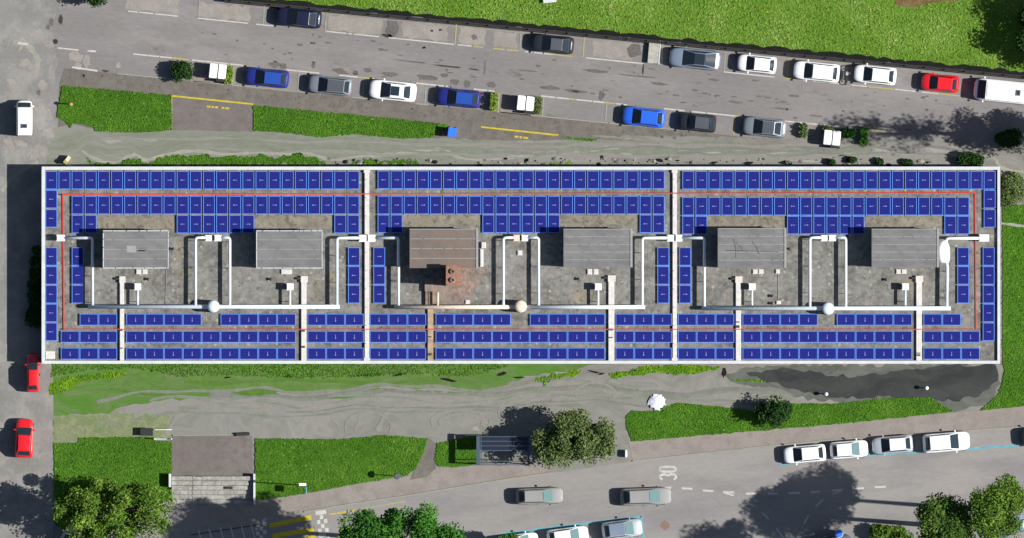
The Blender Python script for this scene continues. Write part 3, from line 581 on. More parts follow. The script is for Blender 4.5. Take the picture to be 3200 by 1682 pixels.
# ---------------------------------------------------------------- rooftop huts
HH = 2.15
huts = [(322, 720, 527, 839, 'w', 'hutroof', 'grey rooftop hut with white edging and lighter square patches, nearest the left end'),
        (801, 720, 1008, 839, 'w', 'hutroof', 'grey rooftop hut with white edging left of the first white partition wall'),
        (1280, 716, 1494, 838, 'r', 'hutroof_b', 'brownish rooftop hut beside the red flue stack'),
        (1761, 716, 1976, 836, 'r', 'hutroof', 'plain grey rooftop hut left of the second white partition wall'),
        (2243, 714, 2457, 838, 'r', 'hutroof', 'grey rooftop hut with dark cracks, right of the second white partition wall'),
        (2724, 716, 2934, 836, 'n', 'hutroof', 'grey ribbed rooftop hut next to the wide white duct, nearest the right end')]
for k, (a, b, c, dd, tr, rm, lab) in enumerate(huts):
    cx, cy = (a+c)/2, (b+dd)/2; t = thing('rooftop_hut', lab, 'rooftop hut', P(cx, cy, RZ), 0, 'huts on the flat roof')
    hw, hh = (c-a)/2/S, (dd-b)/2/S
    bm = bmesh.new(); box(bm, -hw+.05, hw-.05, -hh+.05, hh-.05, 0, HH-.14); fin('wall', bm, M['hutwall'], t)
    bm = bmesh.new(); box(bm, -hw, hw, -hh, hh, HH-.14, HH)
    for i in range(1, 4 if k < 3 else 5):
        y = -hh + 2*hh*i/(4 if k < 3 else 5)
        xx = -hw+.1
        rb = random.Random(k*7+i)
        while xx < hw-.3:
            e = min(hw-.1, xx+rb.uniform(.5, 1.7)); box(bm, xx, e, y-.028, y+.028, HH, HH+.02, 1); xx = e+rb.uniform(.02, .25)
    if k == 0: box(bm, -.9, .0, -.3, .35, HH, HH+.012, 1); box(bm, .2, .9, -.2, .05, HH, HH+.012, 2)
    if k == 4:
        for (x0, y0, x1, y1) in [(-1.6, .6, -.9, -.3), (0, .7, .7, -.6), (-2.6, -.2, 2.6, -.35), (-1.8, .9, -1.6, -.9)]: tube(bm, [(x0, y0, HH+.005), ((x0+x1)/2+.1, (y0+y1)/2, HH+.005), (x1, y1, HH+.005)], .02, 4, 2)
    fin('roof', bm, [M[rm], M['seam'], M['stain_d']], t)
    bm = bmesh.new(); rb = random.Random(k)
    if tr == 'w':
        for yy in (-hh, hh-.08):
            xx = -hw
            while xx < hw-.05: e = min(hw, xx+rb.uniform(.3, 1.3)); box(bm, xx, e, yy-.01, yy+.07, HH-.1, HH+.05); xx = e+rb.uniform(.02, .16)
        for xx in (-hw-.02, hw-.1):
            yy = -hh+.11
            while yy < hh-.2: e = min(hh-.13, yy+rb.uniform(.3, 1.2)); box(bm, xx+.01, xx+.085, yy, e, HH-.1, HH+.045); yy = e+rb.uniform(.02, .1)
    else:
        box(bm, hw-.2, hw+.02, -hh, hh+.05, HH-.1, HH+.05); box(bm, -hw, hw-.21, hh-.05, hh+.02, HH-.1, HH+.03)
    fin('edge_trim', bm, M['parapet'] if tr == 'w' else M['seam'], t)
    bm = bmesh.new(); box(bm, -.45, .45, -hh+.0, -hh+.04, 0, 2.0); fin('door', bm, M['steel'], t)
# flue stack
t = thing('flue_stack', 'tall reddish flue stack with two round chimney holes beside the brown hut', 'chimney', P(1412, 862, RZ))
bm = bmesh.new(); box(bm, -.62, .42, -.98, .98, 0, 3.6); fin('shaft', bm, M['paleface'], t)
bm = bmesh.new(); box(bm, -.60, .62, -1.02, 1.02, 3.6, 3.75, 0, .03); box(bm, .46, .9, -1.0, .9, 0, 2.4, 0); fin('cap', bm, M['brick'], t)
for yy in (.42, -.42):
    bm = bmesh.new(); tube(bm, [(.1, yy, 3.75), (.1, yy, 3.95)], .26, 16); f = fin('flue', bm, M['rust'], t)
    bm = bmesh.new(); cyl(bm, .1, yy, 3.95, 3.96, .14, seg=14); fin('flue_opening', bm, M['black'], f)
t = thing('pipe_casing', 'narrow dark rusty casing on the roof below the flue shadow', 'pipe casing', P(1338, 890, RZ))
bm = bmesh.new(); box(bm, -.32, .32, -.65, .65, 0, .5); box(bm, -.26, -.06, -2.1, -.65, 0, .35); box(bm, .06, .26, -2.1, -.65, 0, .3)
fin('casing', bm, M['rust'], t)
# ---------------------------------------------------------------- ducts on the roof
DZ = RZ+.80
def duct_run(name, pts, r, mat, parent, px, py, z=DZ, wrap=None):
    bm = bmesh.new(); q = []
    for i, p in enumerate(pts):      # round the corners
        if 0 < i < len(pts)-1:
            a = Vector((*pts[i-1], 0)); b = Vector((*p, 0)); c = Vector((*pts[i+1], 0)); ra = 9
            s, e = b+(a-b).normalized()*ra, b+(c-b).normalized()*ra
            for k in range(5): u = k/4; q.append(tuple(((s*(1-u)**2 + b*2*u*(1-u) + e*u*u).to_tuple()[:2])))
        else: q.append(p)
    ox, oy, _ = P(px, py); P3 = [(P(x, y)[0]-ox, P(x, y)[1]-oy, z-RZ) for x, y in q]
    tube(bm, P3, r, 12)
    ls = sum((Vector(P3[i+1])-Vector(P3[i])).length for i in range(len(P3)-1)); acc = 0; nxt = 1.2
    for i in range(len(P3)-1):
        a, b = Vector(P3[i]), Vector(P3[i+1]); l = (b-a).length
        while acc + l > nxt:
            m = a.lerp(b, (nxt-acc)/l); tube(bm, [(m.x, m.y, 0), (m.x, m.y, z-RZ-r*.7)], .03, 6); nxt += 2.6
        acc += l
    return fin(name, bm, mat, parent)
def vbox(parent, x0, y0, x1, y1, px, py, mat, z0=.15, z1=.95):
    bm = bmesh.new(); ox, oy, _ = P(px, py); a, b_, _ = P(x0, y1); c, dd, _ = P(x1, y0)
    box(bm, a-ox, c-ox, b_-oy, dd-oy, z0, z1, 0, .04); box(bm, a-ox-.03, c-ox+.03, b_-oy-.03, dd-oy+.03, z1-.12, z1-.06)
    box(bm, a-ox+.1, a-ox+.16, b_-oy+.1, dd-oy-.1, 0, z0); box(bm, c-ox-.16, c-ox-.1, b_-oy+.1, dd-oy-.1, 0, z0)
    return fin('fan_box', bm, mat, parent)
units = [dict(x0=275, x1=1062, y=959, tank=(667, 958), br=[[(200, 744), (289, 744), (289, 955)], [(642, 743), (611, 743), (611, 955)], [(690, 743), (718, 743), (718, 955)], [(1122, 744), (1053, 744), (1053, 955)]],
              bx=[(177, 735, 201, 753), (642, 736, 661, 753), (670, 736, 691, 753), (1122, 735, 1144, 755)], st=[(430, 1), (906, 1)], cream=[], lab='white rooftop duct run with a round white tank on the left third of the roof'),
         dict(x0=1232, x1=2016, y=960, tank=(1627, 958), br=[[(1172, 744), (1245, 744), (1245, 955)], [(1605, 743), (1573, 743), (1573, 955)], [(1648, 743), (1683, 743), (1683, 955)], [(2085, 744), (2007, 744), (2007, 955)]],
              bx=[(1149, 735, 1172, 755), (1605, 735, 1623, 753), (1630, 736, 1649, 753), (2085, 735, 2105, 754)], st=[(1368, 0), (1869, 1)], cream=[1], lab='rooftop duct run tinted brown at its left, round tank, middle third of the roof'),
         dict(x0=2192, x1=2971, y=964, tank=(2588, 965), br=[[(2130, 744), (2201, 744), (2201, 958)], [(2566, 743), (2531, 743), (2531, 960)], [(2610, 743), (2643, 743), (2643, 960)], [(3060, 745), (2958, 745), (2950, 790), (2960, 830), (2959, 960)]],
              bx=[(2111, 735, 2131, 754), (2566, 736, 2585, 753), (2590, 736, 2611, 753), (3060, 734, 3090, 754)], st=[(2350, 1), (2829, 1)], cream=[], lab='rooftop duct run with a wide white elbow on the right third of the roof')]
for k, u in enumerate(units):
    px, py = u['tank']; t = thing('ventilation_duct', u['lab'], 'ventilation duct', P(px, py, RZ), 0, 'white ducts on the flat roof')
    if k == 1:
        duct_run('main_pipe', [(u['x0'], u['y']), (px-8, u['y'])], .20, M['duct_c'], t, px, py); duct_run('main_pipe', [(px+8, u['y']), (u['x1'], u['y'])], .20, M['duct'], t, px, py)
    else: duct_run('main_pipe', [(u['x0'], u['y']), (u['x1'], u['y'])], .20, M['duct'], t, px, py)
    for i, b in enumerate(u['br']): duct_run('branch_pipe', b, .145, M['duct'], t, px, py)
    for i, b in enumerate(u['bx']): vbox(t, *b, px, py, M['duct_c'] if i in u['cream'] else M['white'])
    for x, hasbox in u['st']:
        duct_run('stub_pipe', [(x, 905 if hasbox else 913), (x, 955)], .11, M['duct'] if hasbox else M['duct_c'], t, px, py)
        if hasbox: vbox(t, x-10, 887, x+10, 906, px, py, M['white'])
    bm = bmesh.new(); prof = [(.60, 0), (.60, 1.35), (.56, 1.47), (.35, 1.56), (.12, 1.60)]
    rings = [[bm.verts.new((math.cos(a)*r, math.sin(a)*r, z)) for a in [2*math.pi*i/28 for i in range(28)]] for r, z in prof]
    for A, B in zip(rings, rings[1:]):
        for i in range(28): bm.faces.new((A[i], A[(i+1) % 28], B[(i+1) % 28], B[i])).smooth = True
    bm.faces.new(rings[-1]); fin('tank', bm, M['duct'] if k != 1 else M['duct_c'], t)
    if k == 2:      # the wide flattened elbow
        bm = bmesh.new(); ox, oy, _ = P(px, py)
        sec = [(2952, 752, 5), (2950, 760, 13), (2950, 775, 18), (2951, 795, 18), (2951, 810, 17), (2952, 822, 13)]
        rg = []
        for x, y, h in sec: X, Y, _ = P(x, y); rg.append([bm.verts.new((X-ox+math.cos(a)*h/S, Y-oy, .88+math.sin(a)*(.16 if h > 6 else .1))) for a in [2*math.pi*i/16 for i in range(16)]])
        for A, B in zip(rg, rg[1:]):
            for i in range(16): bm.faces.new((A[i], A[(i+1) % 16], B[(i+1) % 16], B[i])).smooth = True
        bm.faces.new(rg[0]); bm.faces.new(rg[-1][::-1]); fin('wide_elbow', bm, M['white'], t)
# small roof fittings
fit = [(425, 842, 442, 857, 'left of two pale hatches below the first grey hut from the left', .12), (444, 842, 461, 857, 'right of two pale hatches below the first grey hut from the left', .12), (878, 842, 912, 857, 'wide pale hatch below the second grey hut from the left', .12),
       (1835, 841, 1851, 858, 'left of two pale hatches below the fourth hut from the left', .12), (1854, 841, 1870, 858, 'right of two pale hatches below the fourth hut from the left', .12), (2352, 842, 2368, 856, 'left of two pale hatches below the fifth hut from the left', .12),
       (2370, 842, 2386, 856, 'right of two pale hatches below the fifth hut from the left', .12), (2800, 842, 2815, 856, 'left of two pale hatches below the hut nearest the right end', .12), (2817, 842, 2833, 856, 'right of two pale hatches below the hut nearest the right end', .12),
       (1617, 783, 1632, 798, 'small square pale hatch between the middle pair of ducts', .12), (1504, 757, 1519, 776, 'small pale box just right of the brown hut', .5), (1500, 778, 1511, 834, 'long narrow pale ledge right of the brown hut', .2),
       (2424, 842, 2437, 855, 'small pale hatch between the fifth hut and its duct', .12), (2426, 940, 2441, 951, 'small pale hatch above the right main duct', .12), (1454, 938, 1468, 950, 'pale stone block above the brown tinted duct', .1), (142, 1098, 172, 1122, 'pale slab in the lower left roof corner', .05)]
for a, b, c, dd, lab, h in fit:
    bm = bmesh.new(); x0, y1, _ = P(a, b); x1, y0, _ = P(c, dd); cx, cy = (x0+x1)/2, (y0+y1)/2
    box(bm, x0-cx, x1-cx, y0-cy, y1-cy, 0, h, 0, .015); box(bm, x0-cx+.06, x1-cx-.06, y0-cy+.06, y1-cy-.06, h, h+.03)
    o = fin('roof_hatch', bm, M['partition']); o.location = (cx, cy, RZ+.012); tag(o, lab, 'roof hatch', 'small pale hatches on the roof')
for x, y, lab in [(462, 873, 'small dark roof vent below the first pair of hatches'), (845, 873, 'small dark roof vent left of the wide pale hatch'), (1807, 872, 'small dark roof vent below the fourth hut from the left'), (2768, 874, 'small dark roof vent below the hut nearest the right end'),
                  (2412, 925, 'dark roof vent left of the thin cable'), (2412, 948, 'larger dark roof vent by the right main duct'), (2466, 778, 'tiny dark vent just right of the cracked hut'), (540, 778, 'tiny dark vent just right of the first hut from the left')]:
    bm = bmesh.new(); cyl(bm, 0, 0, 0, .25, .1, seg=12); cyl(bm, 0, 0, .25, .32, .16, .05, seg=12); o = fin('roof_vent', bm, M['black']); o.location = P(x, y, RZ+.01); tag(o, lab, 'roof vent', 'small dark vents on the roof')
for pts, lab in [([(518, 842), (519, 880), (516, 955)], 'thin pale cable running down from the first hut'), ([(2431, 856), (2432, 900), (2431, 940)], 'thin pale cable between two hatches near the fifth hut')]:
    bm = bmesh.new(); tube(bm, [P(x, y, RZ+.03) for x, y in pts], .025, 6); tag(fin('roof_cable', bm, M['seam']), lab, 'cable', 'thin cables on the roof')
# red line round the roof
bm = bmesh.new(); zl = RZ+.32; c4 = [(196, 608.5), (3046.5, 603), (3050, 1029.5), (199.5, 1029.5)]
for i, wd in enumerate((.10, .10, .085, .13)):
    a, b = c4[i], c4[(i+1) % 4]
    if i == 0: wall_line(bm, a, (1630, 605), wd, zl-.03, zl+.03); wall_line(bm, (1630, 605), b, wd, zl-.03, zl+.03)
    else: z_ = RZ+.05 if i % 2 else zl; wall_line(bm, a, b, wd, z_-.03, z_+.03)
for x, y in c4: cyl(bm, *P(x, y)[:2], RZ, zl+.04, .05, seg=8)
tag(fin('safety_line', bm, M['redline']), 'thin red line forming a long rectangle round the roof', 'safety line')

# ---------------------------------------------------------------- solar panels
PW, PH = 36.4/S, 56.6/S; PZ = RZ+.16
def pv_mesh(wd, ht, arrow):
    """frame and glass meshes of one module; arrow is the printed arrow's heading"""
    h, g = wd/2, ht/2; e = .055
    bm = bmesh.new()
    for a, b, c, dd in [(-h, h, -g, -g+e), (-h, h, g-e, g), (-h, -h+e, -g+e, g-e), (h-e, h, -g+e, g-e)]: box(bm, a, b, c, dd, 0, .045)
    for a in (-h+.12, h-.18):
        for b in (-g+.12, g-.18): box(bm, a, a+.06, b, b+.06, -.14, 0)
    fm = bpy.data.meshes.new('frame'); bm.to_mesh(fm); bm.free(); fm.materials.append(M['pvframe'])
    bm = bmesh.new(); box(bm, -h+e, h-e, -g+e, g-e, .005, .035)
    ca, sa = math.cos(arrow), math.sin(arrow)
    def q(*pp):
        f = bm.faces.new([bm.verts.new((x*ca-y*sa, x*sa+y*ca, .039)) for x, y in pp]); f.material_index = 1
    q((-.20, -.015), (.12, -.015), (.12, .015), (-.20, .015)); q((.12, -.065), (.22, 0), (.12, .065))
    gm = bpy.data.meshes.new('glass'); bm.to_mesh(gm); bm.free(); gm.materials.append(M['pv']); gm.materials.append(M['pvmark'])
    return fm, gm
pvm = {('p', 'l'): pv_mesh(PW, PH, math.pi), ('p', 'r'): pv_mesh(PW, PH, 0), ('l', 'd'): pv_mesh(PH+.03, PW, -math.pi/2)}
ORD = ['first', 'second', 'third', 'fourth', 'fifth', 'sixth', 'seventh', 'eighth', 'ninth', 'tenth', 'eleventh', 'twelfth', 'thirteenth', 'fourteenth', 'fifteenth', 'sixteenth', 'seventeenth', 'eighteenth', 'nineteenth',
       'twentieth', 'twenty-first', 'twenty-second', 'twenty-third', 'twenty-fourth']
third = ['left third', 'middle third', 'right third']
specs = []      # (x, y of the top left corner, kind, arrow, label, group)
starts = [(142.2, 41.05, 24), (1180.4, 40.95, 22), (2132.6, 40.95, 24)]
yy = [(535, 613, 672.5), (534, 613, 671.5), (535, 616.5, 675.5)]
for s, (x0, pt, n) in enumerate(starts):
    for i in range(n): specs.append((x0+i*pt, yy[s][0], 'p', 'lr'[i % 2], f'blue solar panel {ORD[i]} from left in the top row, {third[s]} of roof', 'solar panels in the top row'))
    idx2 = range(2, 24) if s == 0 else range(22)
    for j, i in enumerate(idx2): specs.append((x0+i*pt, yy[s][1], 'p', 'lr'[i % 2], f'blue solar panel {ORD[j]} from the left in the second row, {third[s]} of roof', 'solar panels in the second row'))
    idx3 = [2, 3, 10, 11, 12, 13, 14, 15, 22, 23] if s == 0 else [0, 1, 8, 9, 10, 11, 12, 13, 20, 21]
    for j, i in enumerate(idx3): specs.append((x0+i*pt, yy[s][2], 'p', 'lr'[i % 2], f'blue solar panel {ORD[j]} from the left in the third row, {third[s]} of roof', 'solar panels in the third row'))
ys5 = [773.5, 832.5, 891.5, 950, 1009]
tri = ['top', 'middle', 'bottom']
for j, y in enumerate((594.5, 654.5)):
    specs.append((142.2, y, 'p', 'l', f'blue solar panel by the left parapet, {ORD[j]} below the top row corner', 'solar panels along the left parapet'))
    specs.append((3074.5, y, 'p', 'r', f'blue solar panel by the right parapet, {ORD[j]} below the top row corner', 'solar panels along the right parapet'))
for j, y in enumerate(ys5):
    specs.append((142.2, y, 'p', 'l', f'blue solar panel {ORD[j]} from the top in the lower column along the left parapet', 'solar panels along the left parapet'))
    specs.append((3071.4, y, 'p', 'r', f'blue solar panel {ORD[j]} from the top in the lower column along the right parapet', 'solar panels along the right parapet'))
for x, a, where in [(224.5, 'l', 'just inside the red line at the left'), (1088, 'l', 'left of the first white partition wall'), (1167, 'r', 'right of the first white partition wall'),
                    (2054.5, 'l', 'left of the second white partition wall'), (2123, 'r', 'right of the second white partition wall'), (2992, 'r', 'just inside the red line at the right')]:
    for j in range(3): specs.append((x, ys5[j], 'p', a, f'{tri[j]} of three stacked blue solar panels {where}', 'short columns of three solar panels'))
seg = [(190.4, 3, 0), (395, 9, 0), (960.9, 3, 0), (1156, 3, 1), (1361.5, 9, 1), (1923.8, 3, 1), (2118.8, 3, 2), (2320.8, 9, 2), (2886.3, 3, 2)]
rest = []
for row, (y, rn) in enumerate([(981, 'third row from bottom'), (1034.6, 'second row from bottom'), (1087.3, 'very bottom row')]):
    cnt = {0: 0, 1: 0, 2: 0}
    for si, (x0, n, s) in enumerate(seg):
        for i in range(n):
            if row == 0 and ((n == 9 and i == 4) or (si == 0 and i == 0) or (si == 8 and i == 2)): continue
            k = cnt[s]; cnt[s] += 1
            sp = (x0+i*58.95, y, 'l', 'd', f'blue solar panel {ORD[k]} from the left, {rn}, {third[s]} of roof', f'solar panels in the {rn}')
            (rest if si >= 6 and row in (0, 2) else specs).append(sp)
for x, y, kd, ar, lab, grp in specs:
    fm, gm = pvm[(kd, ar)]; wpx, hpx = (36.4, 56.6) if kd == 'p' else (57.5, 36.4)
    t = thing('solar_panel', lab, 'solar panel', P(x+wpx/2, y+hpx/2, PZ), 0, grp)
    for nm, me in (('frame', fm), ('glass', gm)):
        o = bpy.data.objects.new(nm, me); C.objects.link(o); o.parent = t
bm = bmesh.new(); fm, gm = pvm[('l', 'd')]
for x, y, *_ in rest:
    for me, off in ((fm, 0), (gm, 1)):
        n0 = len(bm.verts); f0 = len(bm.faces); bm.from_mesh(me); bm.verts.ensure_lookup_table(); bm.faces.ensure_lookup_table()
        for v in bm.verts[n0:]: v.co += Vector(P(x+57.5/2, y+18.2, PZ))
        for f in bm.faces[f0:]: f.material_index += off
tag(fin('solar_panels', bm, [M['pvframe'], M['pv'], M['pvmark']]), 'blue solar panels filling bottom and third lowest row at the right end', 'solar panels', kind='stuff')

# ---------------------------------------------------------------- trees and shrubs
def crown_pts(rng, cx, cy, rx, ry, zc, rz, nclump, per, cr):
    """leaf centres in uneven clumps through an ellipsoid"""
    out = []; cl = []
    while len(cl) < nclump:
        p = rng.uniform(-1, 1, 3)
        if (p**2).sum() < 1 and (p**2).sum() > .12: cl.append(p)
    cs = []
    for p in cl:
        x, y, _ = P(cx+p[0]*rx, cy+p[1]*ry); c = np.array([x, y, zc+p[2]*rz]); cs.append(c)
        n = int(per*1.5*rng.uniform(.4, 1.4)); q = rng.normal(size=(n, 3)); q /= np.linalg.norm(q, axis=1)[:, None]
        q *= (rng.uniform(.35, 1.25, n)**.7)[:, None]*cr*rng.uniform(.55, 1.3); q[:, 2] *= .7
        out.append(c+q)
    return np.concatenate(out), cs
def tree(label, cx, cy, rx, ry, zc, rz, mat, seed, nclump=45, per=230, cr=.95, size=.125, name='tree', trunk=.22, base=None, limbs=14, group=None):
    rng = np.random.default_rng(seed); bx_, by_ = base or (cx, cy)
    t = thing(name, label, 'tree' if 'tree' in name else 'bush', P(bx_, by_), 0, group); ox, oy, _ = P(bx_, by_)
    pts, cs = crown_pts(rng, cx, cy, rx-10, ry-10, zc, rz, nclump, per, cr)
    pts[:, 0] -= ox; pts[:, 1] -= oy; pts[:, 2] = np.maximum(pts[:, 2], .06)
    leaf_mesh('crown', quads(pts, size, rng, .8), M[mat], t)
    bm = bmesh.new(); hz = max(.3, zc-rz*.6); tube(bm, [(0, 0, 0), (.1, .05, hz*.5), (0, .1, hz)], trunk*1.3, 8, r_end=trunk*.8)
    for c in cs[:limbs]:
        e = Vector((c[0]-ox, c[1]-oy, c[2])); m = Vector((0, .1, hz)).lerp(e, .5)+Vector((0, 0, .3)); tube(bm, [(0, .1, hz*.9), m, e], trunk*.45, 6, r_end=.03)
    fin('trunk', bm, M['bark'], t); return t
tree('olive green tree on the lower left lawn beside the side street', 350, 1605, 190, 112, 4.9, 1.7, 'l_olive', 1, 62, 230, .95)
tree('bright green leafy tree at the bottom edge between crossing and parked cars', 1265, 1690, 215, 118, 13.2, 2.0, 'l_green', 2, 110, 260, .95, trunk=.2)
tree('greyish olive tree right of the dark steel shelter', 1790, 1378, 140, 90, 3.6, 1.4, 'l_grey', 3, 52, 240, .85)
tree('small dark round bush tree standing on the right lawn', 2420, 1288, 58, 42, 1.7, 1.0, 'l_dark', 4, 20, 200, .62, size=.12, trunk=.1)
tree('tall olive tree in the lower right corner', 3115, 1588, 105, 92, 14.4, 1.8, 'l_olive', 5, 48, 240, .95, base=(3150, 1600), trunk=.2)
tree('tall dark green tree left of the corner tree at the lower right', 2950, 1645, 95, 86, 13.1, 2.0, 'l_mid', 6, 46, 250, .95, trunk=.2)
tree('dark tree at the bottom edge left of the two tall corner trees', 2800, 1725, 90, 56, 14.2, 1.6, 'l_olive', 7, 34, 230, .9, trunk=.18)
tree('dark tree crown at the upper right corner beside the meadow', 3262, 90, 100, 130, 3.2, 1.6, 'l_dark', 8, 46, 240, 1.0)
tree('tall thin tree beyond the right edge by the white van', 3440, 430, 130, 60, 9.3, 2.2, 'l_dark', 9, 44, 180, 1.0, group=None)
tree('sparse tall tree beyond the right edge behind the street', 3405, 452, 170, 56, 17, 5, 'l_dark', 10, 30, 45, 1.0, size=.15, limbs=30)
tree('dark clipped tree at the top edge above the left road', 288, -14, 40, 36, 2.0, .8, 'l_dark', 13, 16, 200, .55, size=.12)
tree('small leafy tree at the bottom edge among the parked cars', 1580, 1692, 48, 24, 3.2, .7, 'l_green', 14, 12, 200, .55, size=.12)
tree('low green bush in the lower right corner beside the grey car', 2770, 1668, 60, 24, 1.4, .6, 'l_olive', 15, 16, 200, .6, name='bush', size=.13, trunk=.08)
def bush(label, cx, cy, rx, ry, h, mat, seed, n=12, per=170, cr=.4, name='bush', size=.10):
    return tree(label, cx, cy, rx+6, ry+6, h*.55, h*.4, mat, seed, n, per, cr, size, name=name, trunk=.04, limbs=5)
bush('dark round bush at the left end of the lower parking row', 562, 222, 32, 28, 1.5, 'l_dark', 21, 18, 240, .5)
bush('dark hedge along the left end wall of the building, upper part', 112, 880, 18, 110, 1.4, 'l_dark', 22, 30, 200, .5, name='hedge')
bush('dark hedge along the left end wall, lower part beside the pale pad', 110, 985, 20, 44, 1.4, 'l_dark', 23, 20, 220, .5, name='hedge')
bush('dark leafy bush beside the upper right building corner', 3030, 500, 40, 16, 1.3, 'l_dark', 24, 14, 160, .45)
bush('dark bush against the right end wall below the white path edge', 3165, 590, 34, 56, 1.2, 'l_grey', 25, 26, 200, .6)
bush('dark bush at the right edge above the gravel', 3155, 432, 50, 20, 1.6, 'l_dark', 26, 18, 200, .55)
for i, (x, y, rx_) in enumerate([(2660, 500, 16), (2752, 505, 10), (2835, 507, 14), (2600, 506, 10)]):
    bush(['dark shrub at the wall foot with grey stones', 'narrow dark shrub at the upper wall foot', 'spiky dark shrub at the upper wall foot', 'low brown shrub at the upper wall foot'][i] + f', {ORD[i]} of four toward the right end', x, y, rx_, 8, .7, 'l_dark', 30+i, 6, 120, .25)
bush('green shrub between the last grey car and the gravel path', 2512, 408, 12, 22, 1.1, 'l_grey', 36, 9, 160, .3)
bush('low green shrubs growing beside the third pad at the right', 2660, 416, 36, 12, .9, 'l_green', 37, 12, 140, .3)
bush('shrub row behind the wide pad near tree shadows', 2590, 408, 22, 12, .8, 'l_grey', 38, 8, 140, .3)

# ---------------------------------------------------------------- fence along the meadow
t = thing('meadow_fence', 'long dark fence wall between the parking bays and the meadow', 'fence', P(2000, fe(2000)))
ox, oy, _ = P(2000, fe(2000))
def off(bm):
    for v in bm.verts: v.co.x -= ox; v.co.y -= oy
bm = bmesh.new(); wall_line(bm, (700, fe(700)+3), (4000, fe(4000)+3), .30, 0, .85); off(bm); fin('wall', bm, M['fence2'], t)
bm = bmesh.new(); wall_line(bm, (700, fe(700)+2), (4000, fe(4000)+2), .16, .85, 1.15)
for x in range(720, 3990, 62): wall_line(bm, (x, fe(x)+3), (x+4, fe(x+4)+3), .14, .85, 1.35)
off(bm); fin('railing', bm, M['fence'], t)
patch('ditch', [(700, fe(700)-15), (4000, fe(4000)-15), (4000, fe(4000)+1), (700, fe(700)+1)], L_+.12, M['soil'], 5, 18, 4)  # fence shadow painted as a ragged dark strip on the grass side
patch('ditch', [(700, fe(700)+5), (4000, fe(4000)+5), (4000, fe(4000)+10), (700, fe(700)+10)], 3*G, M['soil'])  # dark strip along the road side of the wall
bm = bmesh.new(); wall_line(bm, (760, fe(760)+15), (2020, fe(2020)+15), .07, 0, .08); wall_line(bm, (2062, fe(2062)+15), (3000, fe(3000)+15), .07, 0, .08)
tag(fin('kerb', bm, M['pad']), kind='structure')
t = thing('concrete_block', 'pale concrete block across the parking row right of an empty bay', 'concrete block', P(2042, 163), R(-5)); t.location.z = 0
bm = bmesh.new(); box(bm, -.52, .52, -1.1, 1.1, 0, .5, 0, .04); fin('slab', bm, M['stone'], t); bm = bmesh.new(); box(bm, .56, .66, -1.15, 1.15, 0, .42); fin('side_rail', bm, M['parapet'], t)

# ---------------------------------------------------------------- steps, shelter, street furniture
t = thing('garden_steps', 'broad pale weathered steps below the lower driveway', 'steps', P(663, 1532))
for i in range(6):
    bm = bmesh.new(); y1 = 1.34-i*.45; rb = random.Random(i); x = -3.95
    while x < 3.9: e = min(3.95, x+rb.uniform(.5, 1.6)); box(bm, x, e-.02, y1-.41, y1, 0, .62-i*.1+rb.uniform(-.015, .015)); x = e
    fin('step', bm, M['step'], t)
bm = bmesh.new(); box(bm, -4.25, -4.0, .3, 1.6, 0, .9, 0, .02); fin('side_wall', bm, M['parapet'], t)
bm = bmesh.new(); box(bm, 4.0, 4.22, -1.4, 1.6, 0, .9, 0, .02); fin('side_wall', bm, M['parapet'], t)
bm = bmesh.new(); tube(bm, [(-1.0, 1.3, .6), (-1.0, 1.3, 1.4), (-1.0, -1.3, .9), (-1.0, -1.3, 0)], .025, 6); fin('handrail', bm, M['steel'], t)
bm = bmesh.new(); box(bm, 1.3, 2.0, .1, .35, .5, .62); fin('drain', bm, M['black'], t)
t = thing('steel_shelter', 'dark blue grey steel shelter with slatted roof beside the greyish tree', 'shelter', P(1572, 1408))
bm = bmesh.new(); box(bm, -2.6, -2.25, -1.45, 1.45, 2.2, 2.4); box(bm, -2.2, -2.1, -1.45, 1.45, 2.25, 2.38)
for y in (-1.4, -1.05, .0, .45, .9, 1.35): box(bm, -2.1, 2.5, y-.04, y+.04, 2.25, 2.35)
box(bm, 2.4, 2.6, -1.45, 1.45, 2.2, 2.4); fin('frame', bm, M['pergola'], t)
bm = bmesh.new(); box(bm, -2.05, 2.4, -.1, 1.3, 2.16, 2.2); fin('roof_sheet', bm, M['pergroof'], t)
for x in (-2.4, 2.5):
    for y in (-1.35, 1.35): bm = bmesh.new(); box(bm, x-.05, x+.05, y-.05, y+.05, 0, 2.2); fin('post', bm, M['pergola'], t)
for i in range(3): bm = bmesh.new(); tube(bm, [(-1.5+i*1.1, -1.0, 0), (-1.5+i*1.1, -1.0, .8), (-1.5+i*1.1, -.2, .8), (-1.5+i*1.1, -.2, 0)], .03, 6); fin('bike_stand', bm, M['steel'], t)
t = thing('sign_post', 'tall slim post with white lamp head and blue sign on the lawn edge', 'sign post', P(957, 1518))
bm = bmesh.new(); tube(bm, [(0, 0, 0), (0, 0, 4.6)], .05, 8); fin('pole', bm, M['steel'], t)
bm = bmesh.new(); box(bm, -.72, .0, -.02, .24, 4.6, 4.72, 0, .03); fin('lamp_head', bm, M['white'], t)
bm = bmesh.new(); box(bm, -.02, .06, -.75, -.15, 2.0, 2.7); fin('sign_plate', bm, plain('blue_sign', (.12, .35, .62), .4, var=0), t)
t = thing('street_lamp', 'slim street lamp with round grey head at the tip of the large lawn', 'street lamp', P(1241, 1488))
bm = bmesh.new(); tube(bm, [(0, 0, 0), (0, 0, 2.2)], .04, 8); fin('pole', bm, M['steel'], t)
bm = bmesh.new(); cyl(bm, 0, 0, 2.2, 2.35, .33, .25, 20); fin('lamp_shade', bm, M['steel'], t)
bm = bmesh.new(); cyl(bm, 0, 0, 2.12, 2.2, .2, .2, 16); fin('lamp', bm, M['white'], t)
